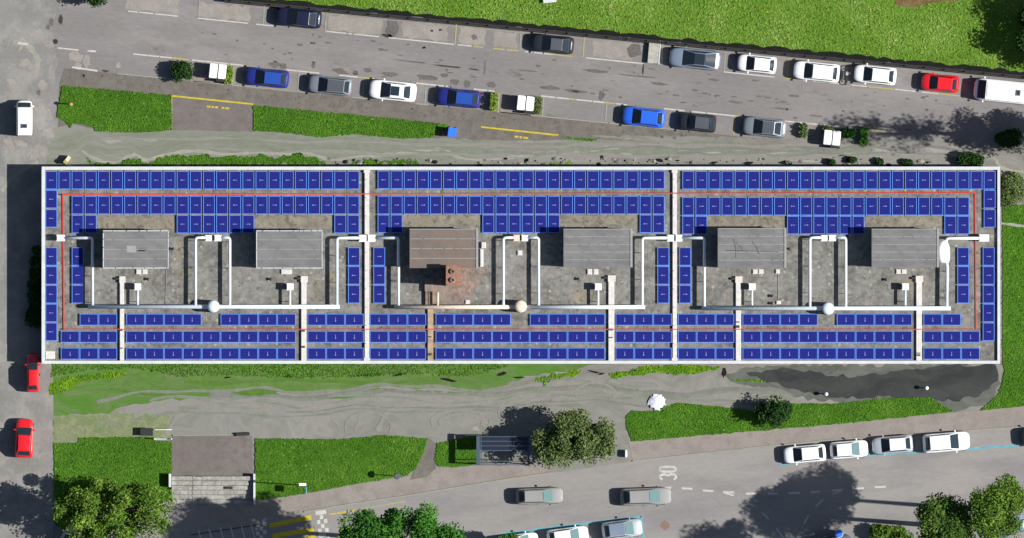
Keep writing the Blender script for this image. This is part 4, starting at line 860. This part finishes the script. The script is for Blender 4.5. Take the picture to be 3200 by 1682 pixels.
for x, y, lab in [(2582, 1232, 'white globe garden lamp on dark tarmac, nearer the bush'), (2896, 1213, 'white globe garden lamp on dark tarmac, nearer the right corner')]:
    t = thing('garden_lamp', lab, 'garden lamp', P(x, y), 0, 'white globe lamps'); bm = bmesh.new(); tube(bm, [(0, 0, 0), (0, 0, .7)], .04, 8); fin('pole', bm, M['steel'], t)
    bm = bmesh.new(); bmesh.ops.create_icosphere(bm, subdivisions=3, radius=.19, matrix=Matrix.Translation((0, 0, .85))); fin('globe', bm, M['white'], t, smooth=True)
t = thing('waste_bin', 'bright blue wheeled bin at the right tip of the narrow lawn', 'bin', P(1413, 413), R(-8))
bm = bmesh.new(); box(bm, -.38, .38, -.42, .4, .08, 1.1, 0, .04); fin('body', bm, M['bluebin'], t)
bm = bmesh.new(); box(bm, -.42, .42, -.46, .44, 1.1, 1.18, 0, .03); fin('lid', bm, M['bluebin'], t)
for x in (-.3, .3): bm = bmesh.new(); cyl(bm, x, .38, 0, .0, .1) if False else tube(bm, [(x-.04, .4, .12), (x+.04, .4, .12)], .12, 12); fin('wheel', bm, M['rubber'], t)
t = thing('marker_post', 'small post with salmon pink cap on the upper left lawn', 'post', P(222, 326))
bm = bmesh.new(); tube(bm, [(0, 0, 0), (0, 0, 1.2)], .06, 10); fin('pole', bm, M['stone'], t); bm = bmesh.new(); cyl(bm, 0, 0, 1.2, 1.35, .17, .12, 14); fin('cap', bm, M['orange'], t)
t = thing('white_bollard', 'short rounded white bollard between sidewalk and greyish tree', 'bollard', P(1956, 1418))
bm = bmesh.new(); box(bm, -.13, .13, -.36, .36, 0, .7, 0, .08); fin('body', bm, M['white'], t)
t = thing('junction_box', 'small cream box with yellowish top above the left building corner', 'junction box', P(210, 500), R(-35))
bm = bmesh.new(); box(bm, -.18, .18, -.4, .4, 0, .75, 0, .02); fin('body', bm, M['duct_c'], t); bm = bmesh.new(); box(bm, -.2, .2, -.42, -.1, .75, .8); fin('lid', bm, M['yellow_dull'], t)
t = thing('grey_bin', 'dark grey bin at the top edge of the lower left lawn', 'bin', P(458, 1350))
bm = bmesh.new(); box(bm, -.6, .6, -.35, .35, 0, .6, 0, .05); fin('body', bm, M['steel'], t); bm = bmesh.new(); box(bm, -.63, .63, -.38, .38, .6, .66, 0, .02); fin('lid', bm, M['black'], t)
t = thing('garden_gate', 'low white gate at the upper left corner of the lower driveway', 'gate', P(512, 1372))
bm = bmesh.new(); wd = .9
for y in (.0, .9): box(bm, -wd, wd*.9, y-.03, y+.03, .5, .56)
fin('rail', bm, M['white'], t)
for x in (-.9, .75): bm = bmesh.new(); box(bm, x-.05, x+.05, -.05, .05, 0, .9); fin('post', bm, M['white'], t)
t = thing('black_box', 'low black box at the upper right corner of the lower driveway', 'box', P(758, 1357), R(3))
bm = bmesh.new(); box(bm, -.7, .7, -.16, .16, 0, .35, 0, .05); fin('body', bm, M['black'], t)
bm = bmesh.new(); wall_line(bm, (540, 1361), (735, 1359), .10, 0, .12); tag(fin('kerb', bm, M['ribbon']), kind='structure')
t = thing('grey_bench', 'pale grey bench on the meadow at the top edge', 'bench', P(1718, 2), R(6))
bm = bmesh.new(); box(bm, -.65, .65, -.2, .2, .4, .46, 0, .01); fin('seat', bm, M['parapet'], t)
for x in (-.5, .5): bm = bmesh.new(); box(bm, x-.04, x+.04, -.18, .18, 0, .4); fin('leg', bm, M['steel'], t)
# crumpled sheet
bm = bmesh.new(); rng = random.Random(4); n = 9
gv = [[bm.verts.new((-.85+1.7*i/n+rng.uniform(-.08, .08), -.75+1.5*j/n+rng.uniform(-.08, .08), max(.02, .3+rng.uniform(-.07, .09)-.25*((i/n-.5)**2+(j/n-.5)**2)*4))) for j in range(n+1)] for i in range(n+1)]
for i in range(n):
    for j in range(n):
        if (i/n-.45)**2+(j/n-.45)**2 < .24: bm.faces.new((gv[i][j], gv[i+1][j], gv[i+1][j+1], gv[i][j+1]))
for v in [v for v in bm.verts if not v.link_faces]: bm.verts.remove(v)
o = fin('tarpaulin', bm, plain('lilac_white_sheet', (.6, .62, .74), .7)); o.location = P(2052, 1258, .06); o.data.shade_smooth(); tag(o, 'crumpled bluish white sheet at the top left of the long lawn', 'tarpaulin')
# waste containers and planters between the cars
def container(x, y, lab):
    t = thing('waste_container', lab, 'waste container', P(x, y), R(-5.8), 'white waste containers in the parking row')
    bm = bmesh.new(); box(bm, -.8, .8, -.72, .68, 0, 1.2, 0, .05); fin('body', bm, M['steel'], t)
    for s in (-1, 1): bm = bmesh.new(); box(bm, s*.43-.40, s*.43+.40, -.66, .74, 1.2, 1.36, 0, .06); fin('lid', bm, M['white'], t)
    bm = bmesh.new(); box(bm, -.05, .85, -.95, -.74, .0, 1.0); fin('pedal_box', bm, M['black'], t)
container(680, 224, 'white twin lid waste container near the left end of the lower row'); container(1642, 324, 'white twin lid waste container right of the second dark blue car'); container(2600, 432, 'white twin lid waste container at the gravel edge beside the shrubs')
def planter(x, y, lab, mat, seed):
    t = thing('planter', lab, 'planter', P(x, y), R(-5.8), 'planters in the lower parking row')
    bm = bmesh.new(); box(bm, -.36, .36, -.9, .9, 0, .5, 0, .02); fin('box', bm, M['greenwood'], t)
    rng = np.random.default_rng(seed); p = np.stack([rng.uniform(-.36, .36, 500), rng.uniform(-.85, .85, 500), rng.uniform(.5, .95, 500)], 1)
    leaf_mesh('shrub', quads(p, .09, rng, .8), M[mat], t)
planter(716, 235, 'narrow yellow green planter right of the left white container', 'l_yellow', 1); planter(1543, 318, 'yellow green planter behind the second dark blue car', 'l_yellow', 2)
planter(1681, 330, 'pale leafy planter right of the middle white container', 'l_grey', 3); planter(2700, 425, 'green planter near the shrubs in the dappled shade', 'l_green', 4)
patch('pad', [(604, 200), (652, 205), (700, 262), (604, 255)], 6*G, M['pinkpad']); patch('pad', [(1566, 300), (1612, 304), (1660, 362), (1562, 352)], 6*G, M['pinkpad']); patch('pad', [(2545, 390), (2600, 396), (2620, 440), (2540, 432)], 6*G, M['pinkpad'])

# ---------------------------------------------------------------- cars
def paint(name, c, rough=.3, metal=0): return plain(name, c, rough, metal=metal, coat=.5 if max(c) > .3 else .08, spec=.5 if max(c) > .3 else .2, var=.03, vscale=1)
CP = dict(white=paint('white_paint_car', (.80, .81, .82)), silver=paint('silver_paint', (.46, .50, .55), .35, .3), grey=paint('grey_paint', (.085, .095, .11), .35, .2), lgrey=paint('light_grey_paint', (.20, .23, .26), .35, .2), dark=paint('dark_paint', (.022, .026, .034), .3),
          dblue=paint('dark_blue_paint', (.018, .028, .19), .3), navy=paint('navy_paint', (.012, .016, .04), .3), blue=paint('bright_blue_paint', (.02, .11, .62), .3), mblue=paint('mid_blue_paint', (.02, .065, .30), .3), red=paint('red_paint', (.62, .012, .02), .3),
          pale=paint('pale_grey_paint', (.25, .25, .245), .7), bluish=paint('bluish_silver_paint', (.20, .25, .33), .35, .2))
STY = dict(sedan=(.265, .06, -.22, -.40, 1.44, .66), hatch=(.275, .075, -.32, -.452, 1.50, .66), suv=(.265, .09, -.35, -.458, 1.62, .69), van=(.43, .30, -.475, -.49, 2.0, .80), coupe=(.25, .02, -.20, -.45, 1.42, .58))
tyre_me = None
def car_wheel():
    global tyre_me
    if tyre_me: return tyre_me
    bm = bmesh.new(); prof = [(.20, -.10), (.30, -.11), (.33, -.08), (.33, .08), (.30, .11), (.20, .10)]; n = 20
    rg = [[bm.verts.new((math.cos(2*math.pi*i/n)*r, y, math.sin(2*math.pi*i/n)*r)) for i in range(n)] for r, y in prof]
    for A, B in zip(rg, rg[1:]+rg[:1]):
        for i in range(n): bm.faces.new((A[i], B[i], B[(i+1) % n], A[(i+1) % n]))
    a = bpy.data.meshes.new('tyre'); bm.to_mesh(a); bm.free(); a.materials.append(M['rubber']); a.shade_smooth()
    bm = bmesh.new()
    rg = [[bm.verts.new((math.cos(2*math.pi*i/n)*.2, y, math.sin(2*math.pi*i/n)*.2)) for i in range(n)] for y in (-.07, .07)]
    for i in range(n): bm.faces.new((rg[0][i], rg[1][i], rg[1][(i+1) % n], rg[0][(i+1) % n]))
    bm.faces.new(rg[0]); bm.faces.new(rg[1][::-1])
    for i in range(5): a0 = 2*math.pi*i/5; tube(bm, [(0, .08, 0), (math.cos(a0)*.19, .08, math.sin(a0)*.19)], .03, 4); tube(bm, [(0, -.08, 0), (math.cos(a0)*.19, -.08, math.sin(a0)*.19)], .03, 4)
    b = bpy.data.meshes.new('rim'); bm.to_mesh(b); bm.free(); b.materials.append(M['rim']); tyre_me = (a, b); return tyre_me
def car(x, y, ang, Lp, Wp, style, pt, label, roof=None, sunroof=None, name='parked_car', cat='car', group=None, glass='glass', tex=None):
    L, W = Lp/S, Wp/S; xbf, xtf, xtr, xbr, H, rw = STY[style]; Wb = W/2*.97; m = CP[pt]
    t = thing(name, label, cat, P(x, y), R(ang), group); t.scale = (1, 1, 1.0 if style == 'van' else 1.13)
    st = [(-.5, .60, .66), (-.493, .76, .78), (-.47, .87, .90), (-.42, .95, .97), (-.28, 1, .98), (-.1, .99, .97), (.1, .99, .97), (.22, 1, .965), (.32, .985, .94), (.39, .945, .90), (.44, .87, .85), (.474, .76, .79), (.492, .62, .72), (.5, .46, .62)]
    if style == 'van': st = [(a, min(1, b*1.04), min(1.15, c*1.15+.05)) for a, b, c in st]
    if style in ('hatch', 'suv'): st = [(a, b if a > -.4 else min(1, b*1.05), c*(1.08 if style == 'suv' else 1.0)) for a, b, c in st]
    bm = bmesh.new(); rg = []
    for a, wf, zt in st:
        w_ = Wb*wf; zz = [.18 + (zt-.18)*k for k in (0, .35, .72, .90, 1, 1.025, 1.035)]; yy_ = [w_*.92, w_, w_*.995, w_*.955, w_*.87, w_*.45, 0]
        rg.append([bm.verts.new((a*L, -yv, z)) for yv, z in zip(yy_, zz)] + [bm.verts.new((a*L, yv, z)) for yv, z in zip(yy_[-2::-1], zz[-2::-1])])
    for A, B in zip(rg, rg[1:]):
        for i in range(len(A)-1): bm.faces.new((A[i], B[i], B[i+1], A[i+1])).smooth = True
        bm.faces.new((A[-1], B[-1], B[0], A[0]))
    bm.faces.new(rg[0]); bm.faces.new(rg[-1][::-1]); bmesh.ops.recalc_face_normals(bm, faces=bm.faces[:]); fin('body', bm, m, t)
    zb = {'van': 1.12, 'suv': 1.03}.get(style, .96); wb, wt = Wb*.90, Wb*rw*1.08
    c8 = [(xbr*L, wb*.94, zb), (xbf*L, wb*.96, zb-.03), (xtf*L, wt, H), (xtr*L, wt*.97, H-.02)]
    A = [Vector((a, -b, c)) for a, b, c in c8]; B = [Vector((a, b, c)) for a, b, c in c8]
    mid = Vector(((xtf+xtr)/2*L, 0, H+.045))
    bm = bmesh.new(); va = [bm.verts.new(p) for p in A]; vb = [bm.verts.new(p) for p in B]
    fl = [bm.faces.new(va), bm.faces.new(vb[::-1]), bm.faces.new((va[0], va[3], vb[3], vb[0])), bm.faces.new((va[1], vb[1], vb[2], va[2])), bm.faces.new((va[3], va[2], vb[2], vb[3])), bm.faces.new((va[0], vb[0], vb[1], va[1]))]
    bmesh.ops.recalc_face_normals(bm, faces=bm.faces[:])
    bmesh.ops.bevel(bm, geom=[e for e in bm.edges if any(v.co.z > zb+.05 for v in e.verts)], offset=.07, segments=2, affect='EDGES', profile=.6)
    fin('cabin', bm, m if roof is None or roof == 'black_all' else m, t)
    ctr = (A[0]+B[2])/2
    def pane(nm, c00, c10, c11, c01, u0, u1, v0, v1, mat, o_=.014, bow=0):
        nrm = (c10-c00).cross(c01-c00).normalized()
        if nrm.dot((c00+c11)/2-ctr) < 0: nrm = -nrm
        bm = bmesh.new(); nu, nv = 6, 3; gd = []
        for i in range(nu+1):
            row = []
            for j in range(nv+1):
                u = u0+(u1-u0)*i/nu; v = v0+(v1-v0)*j/nv; p = (c00*(1-u)+c10*u)*(1-v)+(c01*(1-u)+c11*u)*v
                row.append(bm.verts.new(p+nrm*(o_+bow*math.sin(math.pi*min(1, max(0, u)))*1)))
            gd.append(row)
        for i in range(nu):
            for j in range(nv): bm.faces.new((gd[i][j], gd[i+1][j], gd[i+1][j+1], gd[i][j+1])).smooth = True
        bmesh.ops.recalc_face_normals(bm, faces=bm.faces[:]); 
        if bm.faces[:][0].normal.dot(nrm) < 0: bmesh.ops.reverse_faces(bm, faces=bm.faces[:])
        return fin(nm, bm, mat, t)
    g = M[glass]
    pane('windscreen', A[1], B[1], B[2], A[2], .04, .96, .0, .99, g, .014, .03)
    pane('rear_window', A[0], B[0], B[3], A[3], .05 if style == 'coupe' else .09, .95 if style == 'coupe' else .91, .18, .99 if style == 'coupe' else .95, M['glass'], .014, .02)
    for q in (A, B):
        pane('side_window', q[0], q[1], q[2], q[3], .10, .48, .22, .90, M['glass']); pane('side_window', q[0], q[1], q[2], q[3], .51, .90, .22, .90, M['glass'])
    rm = CP[roof] if roof and roof in CP else (M['glass'] if roof == 'glass' else m)
    r_ = pane('roof', A[3], B[3], B[2], A[2], .04, .96, .03, .97, rm, .02, .035)
    if roof == 'glass' or (roof and roof in CP): r_['label'] = 'dark roof'
    if sunroof: pane('sunroof', A[3], B[3], B[2], A[2], .16, .84, sunroof[0], sunroof[1], M['glass'], .035, .035)
    ty, ri = car_wheel()
    for sx in (-.31, .31):
        for sy in (-1, 1):
            wh = bpy.data.objects.new('wheel', None); C.objects.link(wh); wh.parent = t; wh.location = (sx*L, sy*(W/2-.12), .33)
            for nm, me in (('tyre', ty), ('rim', ri)): o = bpy.data.objects.new(nm, me); C.objects.link(o); o.parent = wh
    for sy in (-1, 1):
        bm = bmesh.new(); box(bm, .448*L-.12, .448*L+.1, sy*Wb*.62-.14, sy*Wb*.62+.14, .62, .775 if style != 'van' else .9, 0, .04); fin('headlight', bm, M['lampglass'], t)
        bm = bmesh.new(); box(bm, -.488*L-.02, -.488*L+.08, sy*Wb*.66-.12, sy*Wb*.66+.12, .66, .84, 0, .02); fin('tail_light', bm, M['tail'], t)
        bm = bmesh.new(); box(bm, xbf*L*.78-.07, xbf*L*.78+.06, sy*(Wb+.0)-.02 if sy > 0 else sy*Wb-.17, sy*Wb+.17 if sy > 0 else sy*Wb+.02, zb-.02, zb+.11, 0, .02); fin('mirror', bm, m if pt not in ('pale',) else M['black'], t)
    bm = bmesh.new(); box(bm, .497*L, .503*L+.01, -.35, .35, .36, .48); fin('grille', bm, M['black'], t)
    if style == 'van':
        bm = bmesh.new(); box(bm, -.28*L, -.28*L+.45, -.3, .3, H+.04, H+.13, 0, .03); box(bm, -.28*L+.1, -.28*L+.35, -.2, .2, H+.13, H+.15, 1); fin('roof_vent', bm, [M['paleface'], M['black']], t)
    return t
AL = 180-5.8; gU = 'cars parked in the upper row'; gL = 'cars parked in the lower row'
car(934, 56, AL, 142, 60, 'sedan', 'navy', 'dark navy saloon car in the upper row nearest the left', group=gU)
car(1728, 138, AL, 131, 57, 'sedan', 'dark', 'black saloon car in the upper row next to an empty bay', group=gU, roof='grey')
car(2172, 184, AL, 160, 63, 'coupe', 'bluish', 'bluish silver car with black glass roof right of the concrete block', roof='glass', group=gU)
car(2366, 200, AL, 122, 56, 'hatch', 'white', 'white hatchback between the glass roofed car and the larger white car', group=gU)
car(2552, 224, AL, 144, 61, 'suv', 'white', 'larger white car left of the parked motorbike', group=gU)
car(2735, 234, AL, 133, 58, 'hatch', 'white', 'white car right of the motorbike, left of the red car', group=gU)
car(2938, 260, AL, 118, 55, 'hatch', 'red', 'red hatchback in the upper row beside the white van', group=gU)
car(3137, 286, AL, 188, 72, 'van', 'white', 'large white van at the right edge of the upper row', name='parked_van', cat='van', group=gU, glass='glass_r')
car(835, 243, AL, 136, 57, 'hatch', 'dblue', 'dark blue hatchback nearest the left in the lower row', group=gL, roof='mblue')
car(1032, 267, AL, 136, 58, 'hatch', 'lgrey', 'silver grey hatchback with dark sunroof in the lower row', sunroof=(.25, .62) if False else None, group=gL, roof='grey')
car(1228, 284, AL, 147, 63, 'sedan', 'white', 'white saloon car with black sunroof in the lower row', sunroof=(.30, .95), group=gL)
car(1434, 306, AL, 133, 57, 'hatch', 'dblue', 'dark blue hatchback with lighter blue roof beside a planter', roof='mblue', group=gL)
car(2012, 366, AL, 132, 60, 'hatch', 'blue', 'bright blue hatchback in the lower row', group=gL)
car(2180, 383, AL, 116, 57, 'hatch', 'dark', 'small dark grey hatchback right of the bright blue car', roof='grey', group=gL)
car(2390, 398, AL, 136, 60, 'sedan', 'lgrey', 'grey saloon car at the right end of the lower row', roof='grey', group=gL)
BR = 4.8; gB = 'cars parked along the blue line at the right'
car(2515, 1419, 180+BR, 132, 56, 'hatch', 'white', 'white car at the left end of the blue line row', group=gB)
car(2653, 1405, BR, 119, 56, 'hatch', 'white', 'white car facing right, second from the left on the blue line', glass='glass_l', group=gB)
car(2789, 1390, 180+BR, 128, 56, 'hatch', 'silver', 'silvery white car facing left, third from the left on the blue line', group=gB, roof='white')
car(2957, 1382, BR, 147, 62, 'suv', 'white', 'large white car facing right, fourth from the left on the blue line', sunroof=None, group=gB)
car(3258, 1362, 180+BR, 140, 58, 'sedan', 'dark', 'dark car cut off by the right edge', group=gB)
gC = 'cars parked in the blue bay at the bottom edge'
car(1618, 1696, 7.5, 130, 56, 'hatch', 'white', 'white car at the bottom edge, leftmost in the blue bay', glass='glass_l', group=gC)
car(1774, 1677, 7.5, 130, 58, 'hatch', 'white', 'white car at the bottom edge, middle of the blue bay', glass='glass_l', group=gC)
car(1944, 1654, 7.5, 128, 58, 'hatch', 'silver', 'silver car at the right end of the blue bay', glass='glass_l', group=gC, roof='bluish')
gM = 'pale cars driving in the lower street'
car(1686, 1550, 2, 148, 52, 'hatch', 'pale', 'pale grey car driving left of the painted thirty', name='moving_car', group=gM, glass='glass_l')
car(2018, 1552, 2, 160, 56, 'hatch', 'pale', 'pale grey car driving just below the painted thirty', name='moving_car', group=gM, glass='glass_l')
gS = 'cars in the side street'
car(76, 370, 90, 112, 52, 'van', 'white', 'white high roofed car in the side street at the upper left', group=gS)
car(76, 1370, 88, 122, 58, 'hatch', 'red', 'red car in the side street beside the lower left lawn', group=gS)
car(103, 1166, 90, 120, 40, 'hatch', 'red', 'red car close to the lower left building corner', group=gS)
car(210, 1698, 60, 125, 56, 'sedan', 'silver', 'silver car half hidden below the olive tree at the bottom edge')
car(2600, 1700, 5, 120, 56, 'hatch', 'grey', 'dark grey car at the bottom edge below the tree shadow')
t = thing('blue_tub', 'blue round tub with pale rim at the bottom edge in tree shade', 'tub', P(2622, 1668)); t.location.z = 0
bm = bmesh.new(); cyl(bm, 0, 0, 0, 1.72, .30, .42, 24); fin('body', bm, M['parapet'], t); bm = bmesh.new(); cyl(bm, 0, 0, 1.72, 1.78, .36, .36, 24); fin('lid', bm, M['bluebin'], t)
car(3150, 1650, 25, 120, 56, 'hatch', 'bluish', 'bluish car under the trees in the lower right corner')
# stones along the wall foot
rs = random.Random(21); bm = bmesh.new()
for i in range(160):
    x = rs.uniform(1600, 2940) if i > 40 else rs.uniform(1030, 1600); X, Y, _ = P(x, rs.uniform(496, 517))
    r = bmesh.ops.create_icosphere(bm, subdivisions=1, radius=1); k = rs.uniform(.35, 1) if i % 6 else 1.6
    sx, sy, sz = rs.uniform(.10, .30)*k, rs.uniform(.08, .16)*k, rs.uniform(.08, .18)*k; mi = rs.choice((0, 0, 1, 2))
    for v in r['verts']: v.co = Vector((X+v.co.x*sx*rs.uniform(.8, 1.15), Y+v.co.y*sy*rs.uniform(.8, 1.15), .03+v.co.z*sz*rs.uniform(.8, 1.2)))
    for f in {f for v in r['verts'] for f in v.link_faces}: f.material_index = mi
tag(fin('rubble', bm, [M['rb_grey'], M['soil'], M['ribbon']]), 'loose grey and dark rubble along the upper wall foot', 'rubble', kind='stuff')
# motorbike
t = thing('motorbike', 'dark parked motorbike between two white cars in the upper row', 'motorbike', P(2646, 236), R(84))
for x in (-.65, .65):
    bm = bmesh.new(); ring = [(x+math.cos(2*math.pi*i/18)*.28, 0, .3+math.sin(2*math.pi*i/18)*.28) for i in range(19)]; tube(bm, ring, .05, 6); cyl(bm, x, 0, .28, .32, .05); fin('wheel', bm, M['rubber'], t)
bm = bmesh.new(); box(bm, -.35, .4, -.14, .14, .35, .75, 0, .06); tube(bm, [(.3, 0, .8), (.65, 0, .3)], .04, 6); tube(bm, [(-.3, 0, .6), (-.65, 0, .3)], .04, 6); fin('body', bm, CP['dark'], t)
bm = bmesh.new(); box(bm, -.75, -.02, -.13, .13, .76, .86, 0, .04); fin('seat', bm, M['black'], t)
bm = bmesh.new(); box(bm, .0, .38, -.15, .15, .76, .92, 0, .06); fin('fuel_tank', bm, CP['silver'], t)
bm = bmesh.new(); tube(bm, [(.2, -.38, 1.0), (.34, -.12, 1.0), (.34, .12, 1.0), (.2, .38, 1.0)], .025, 6); fin('handlebar', bm, M['steel'], t)
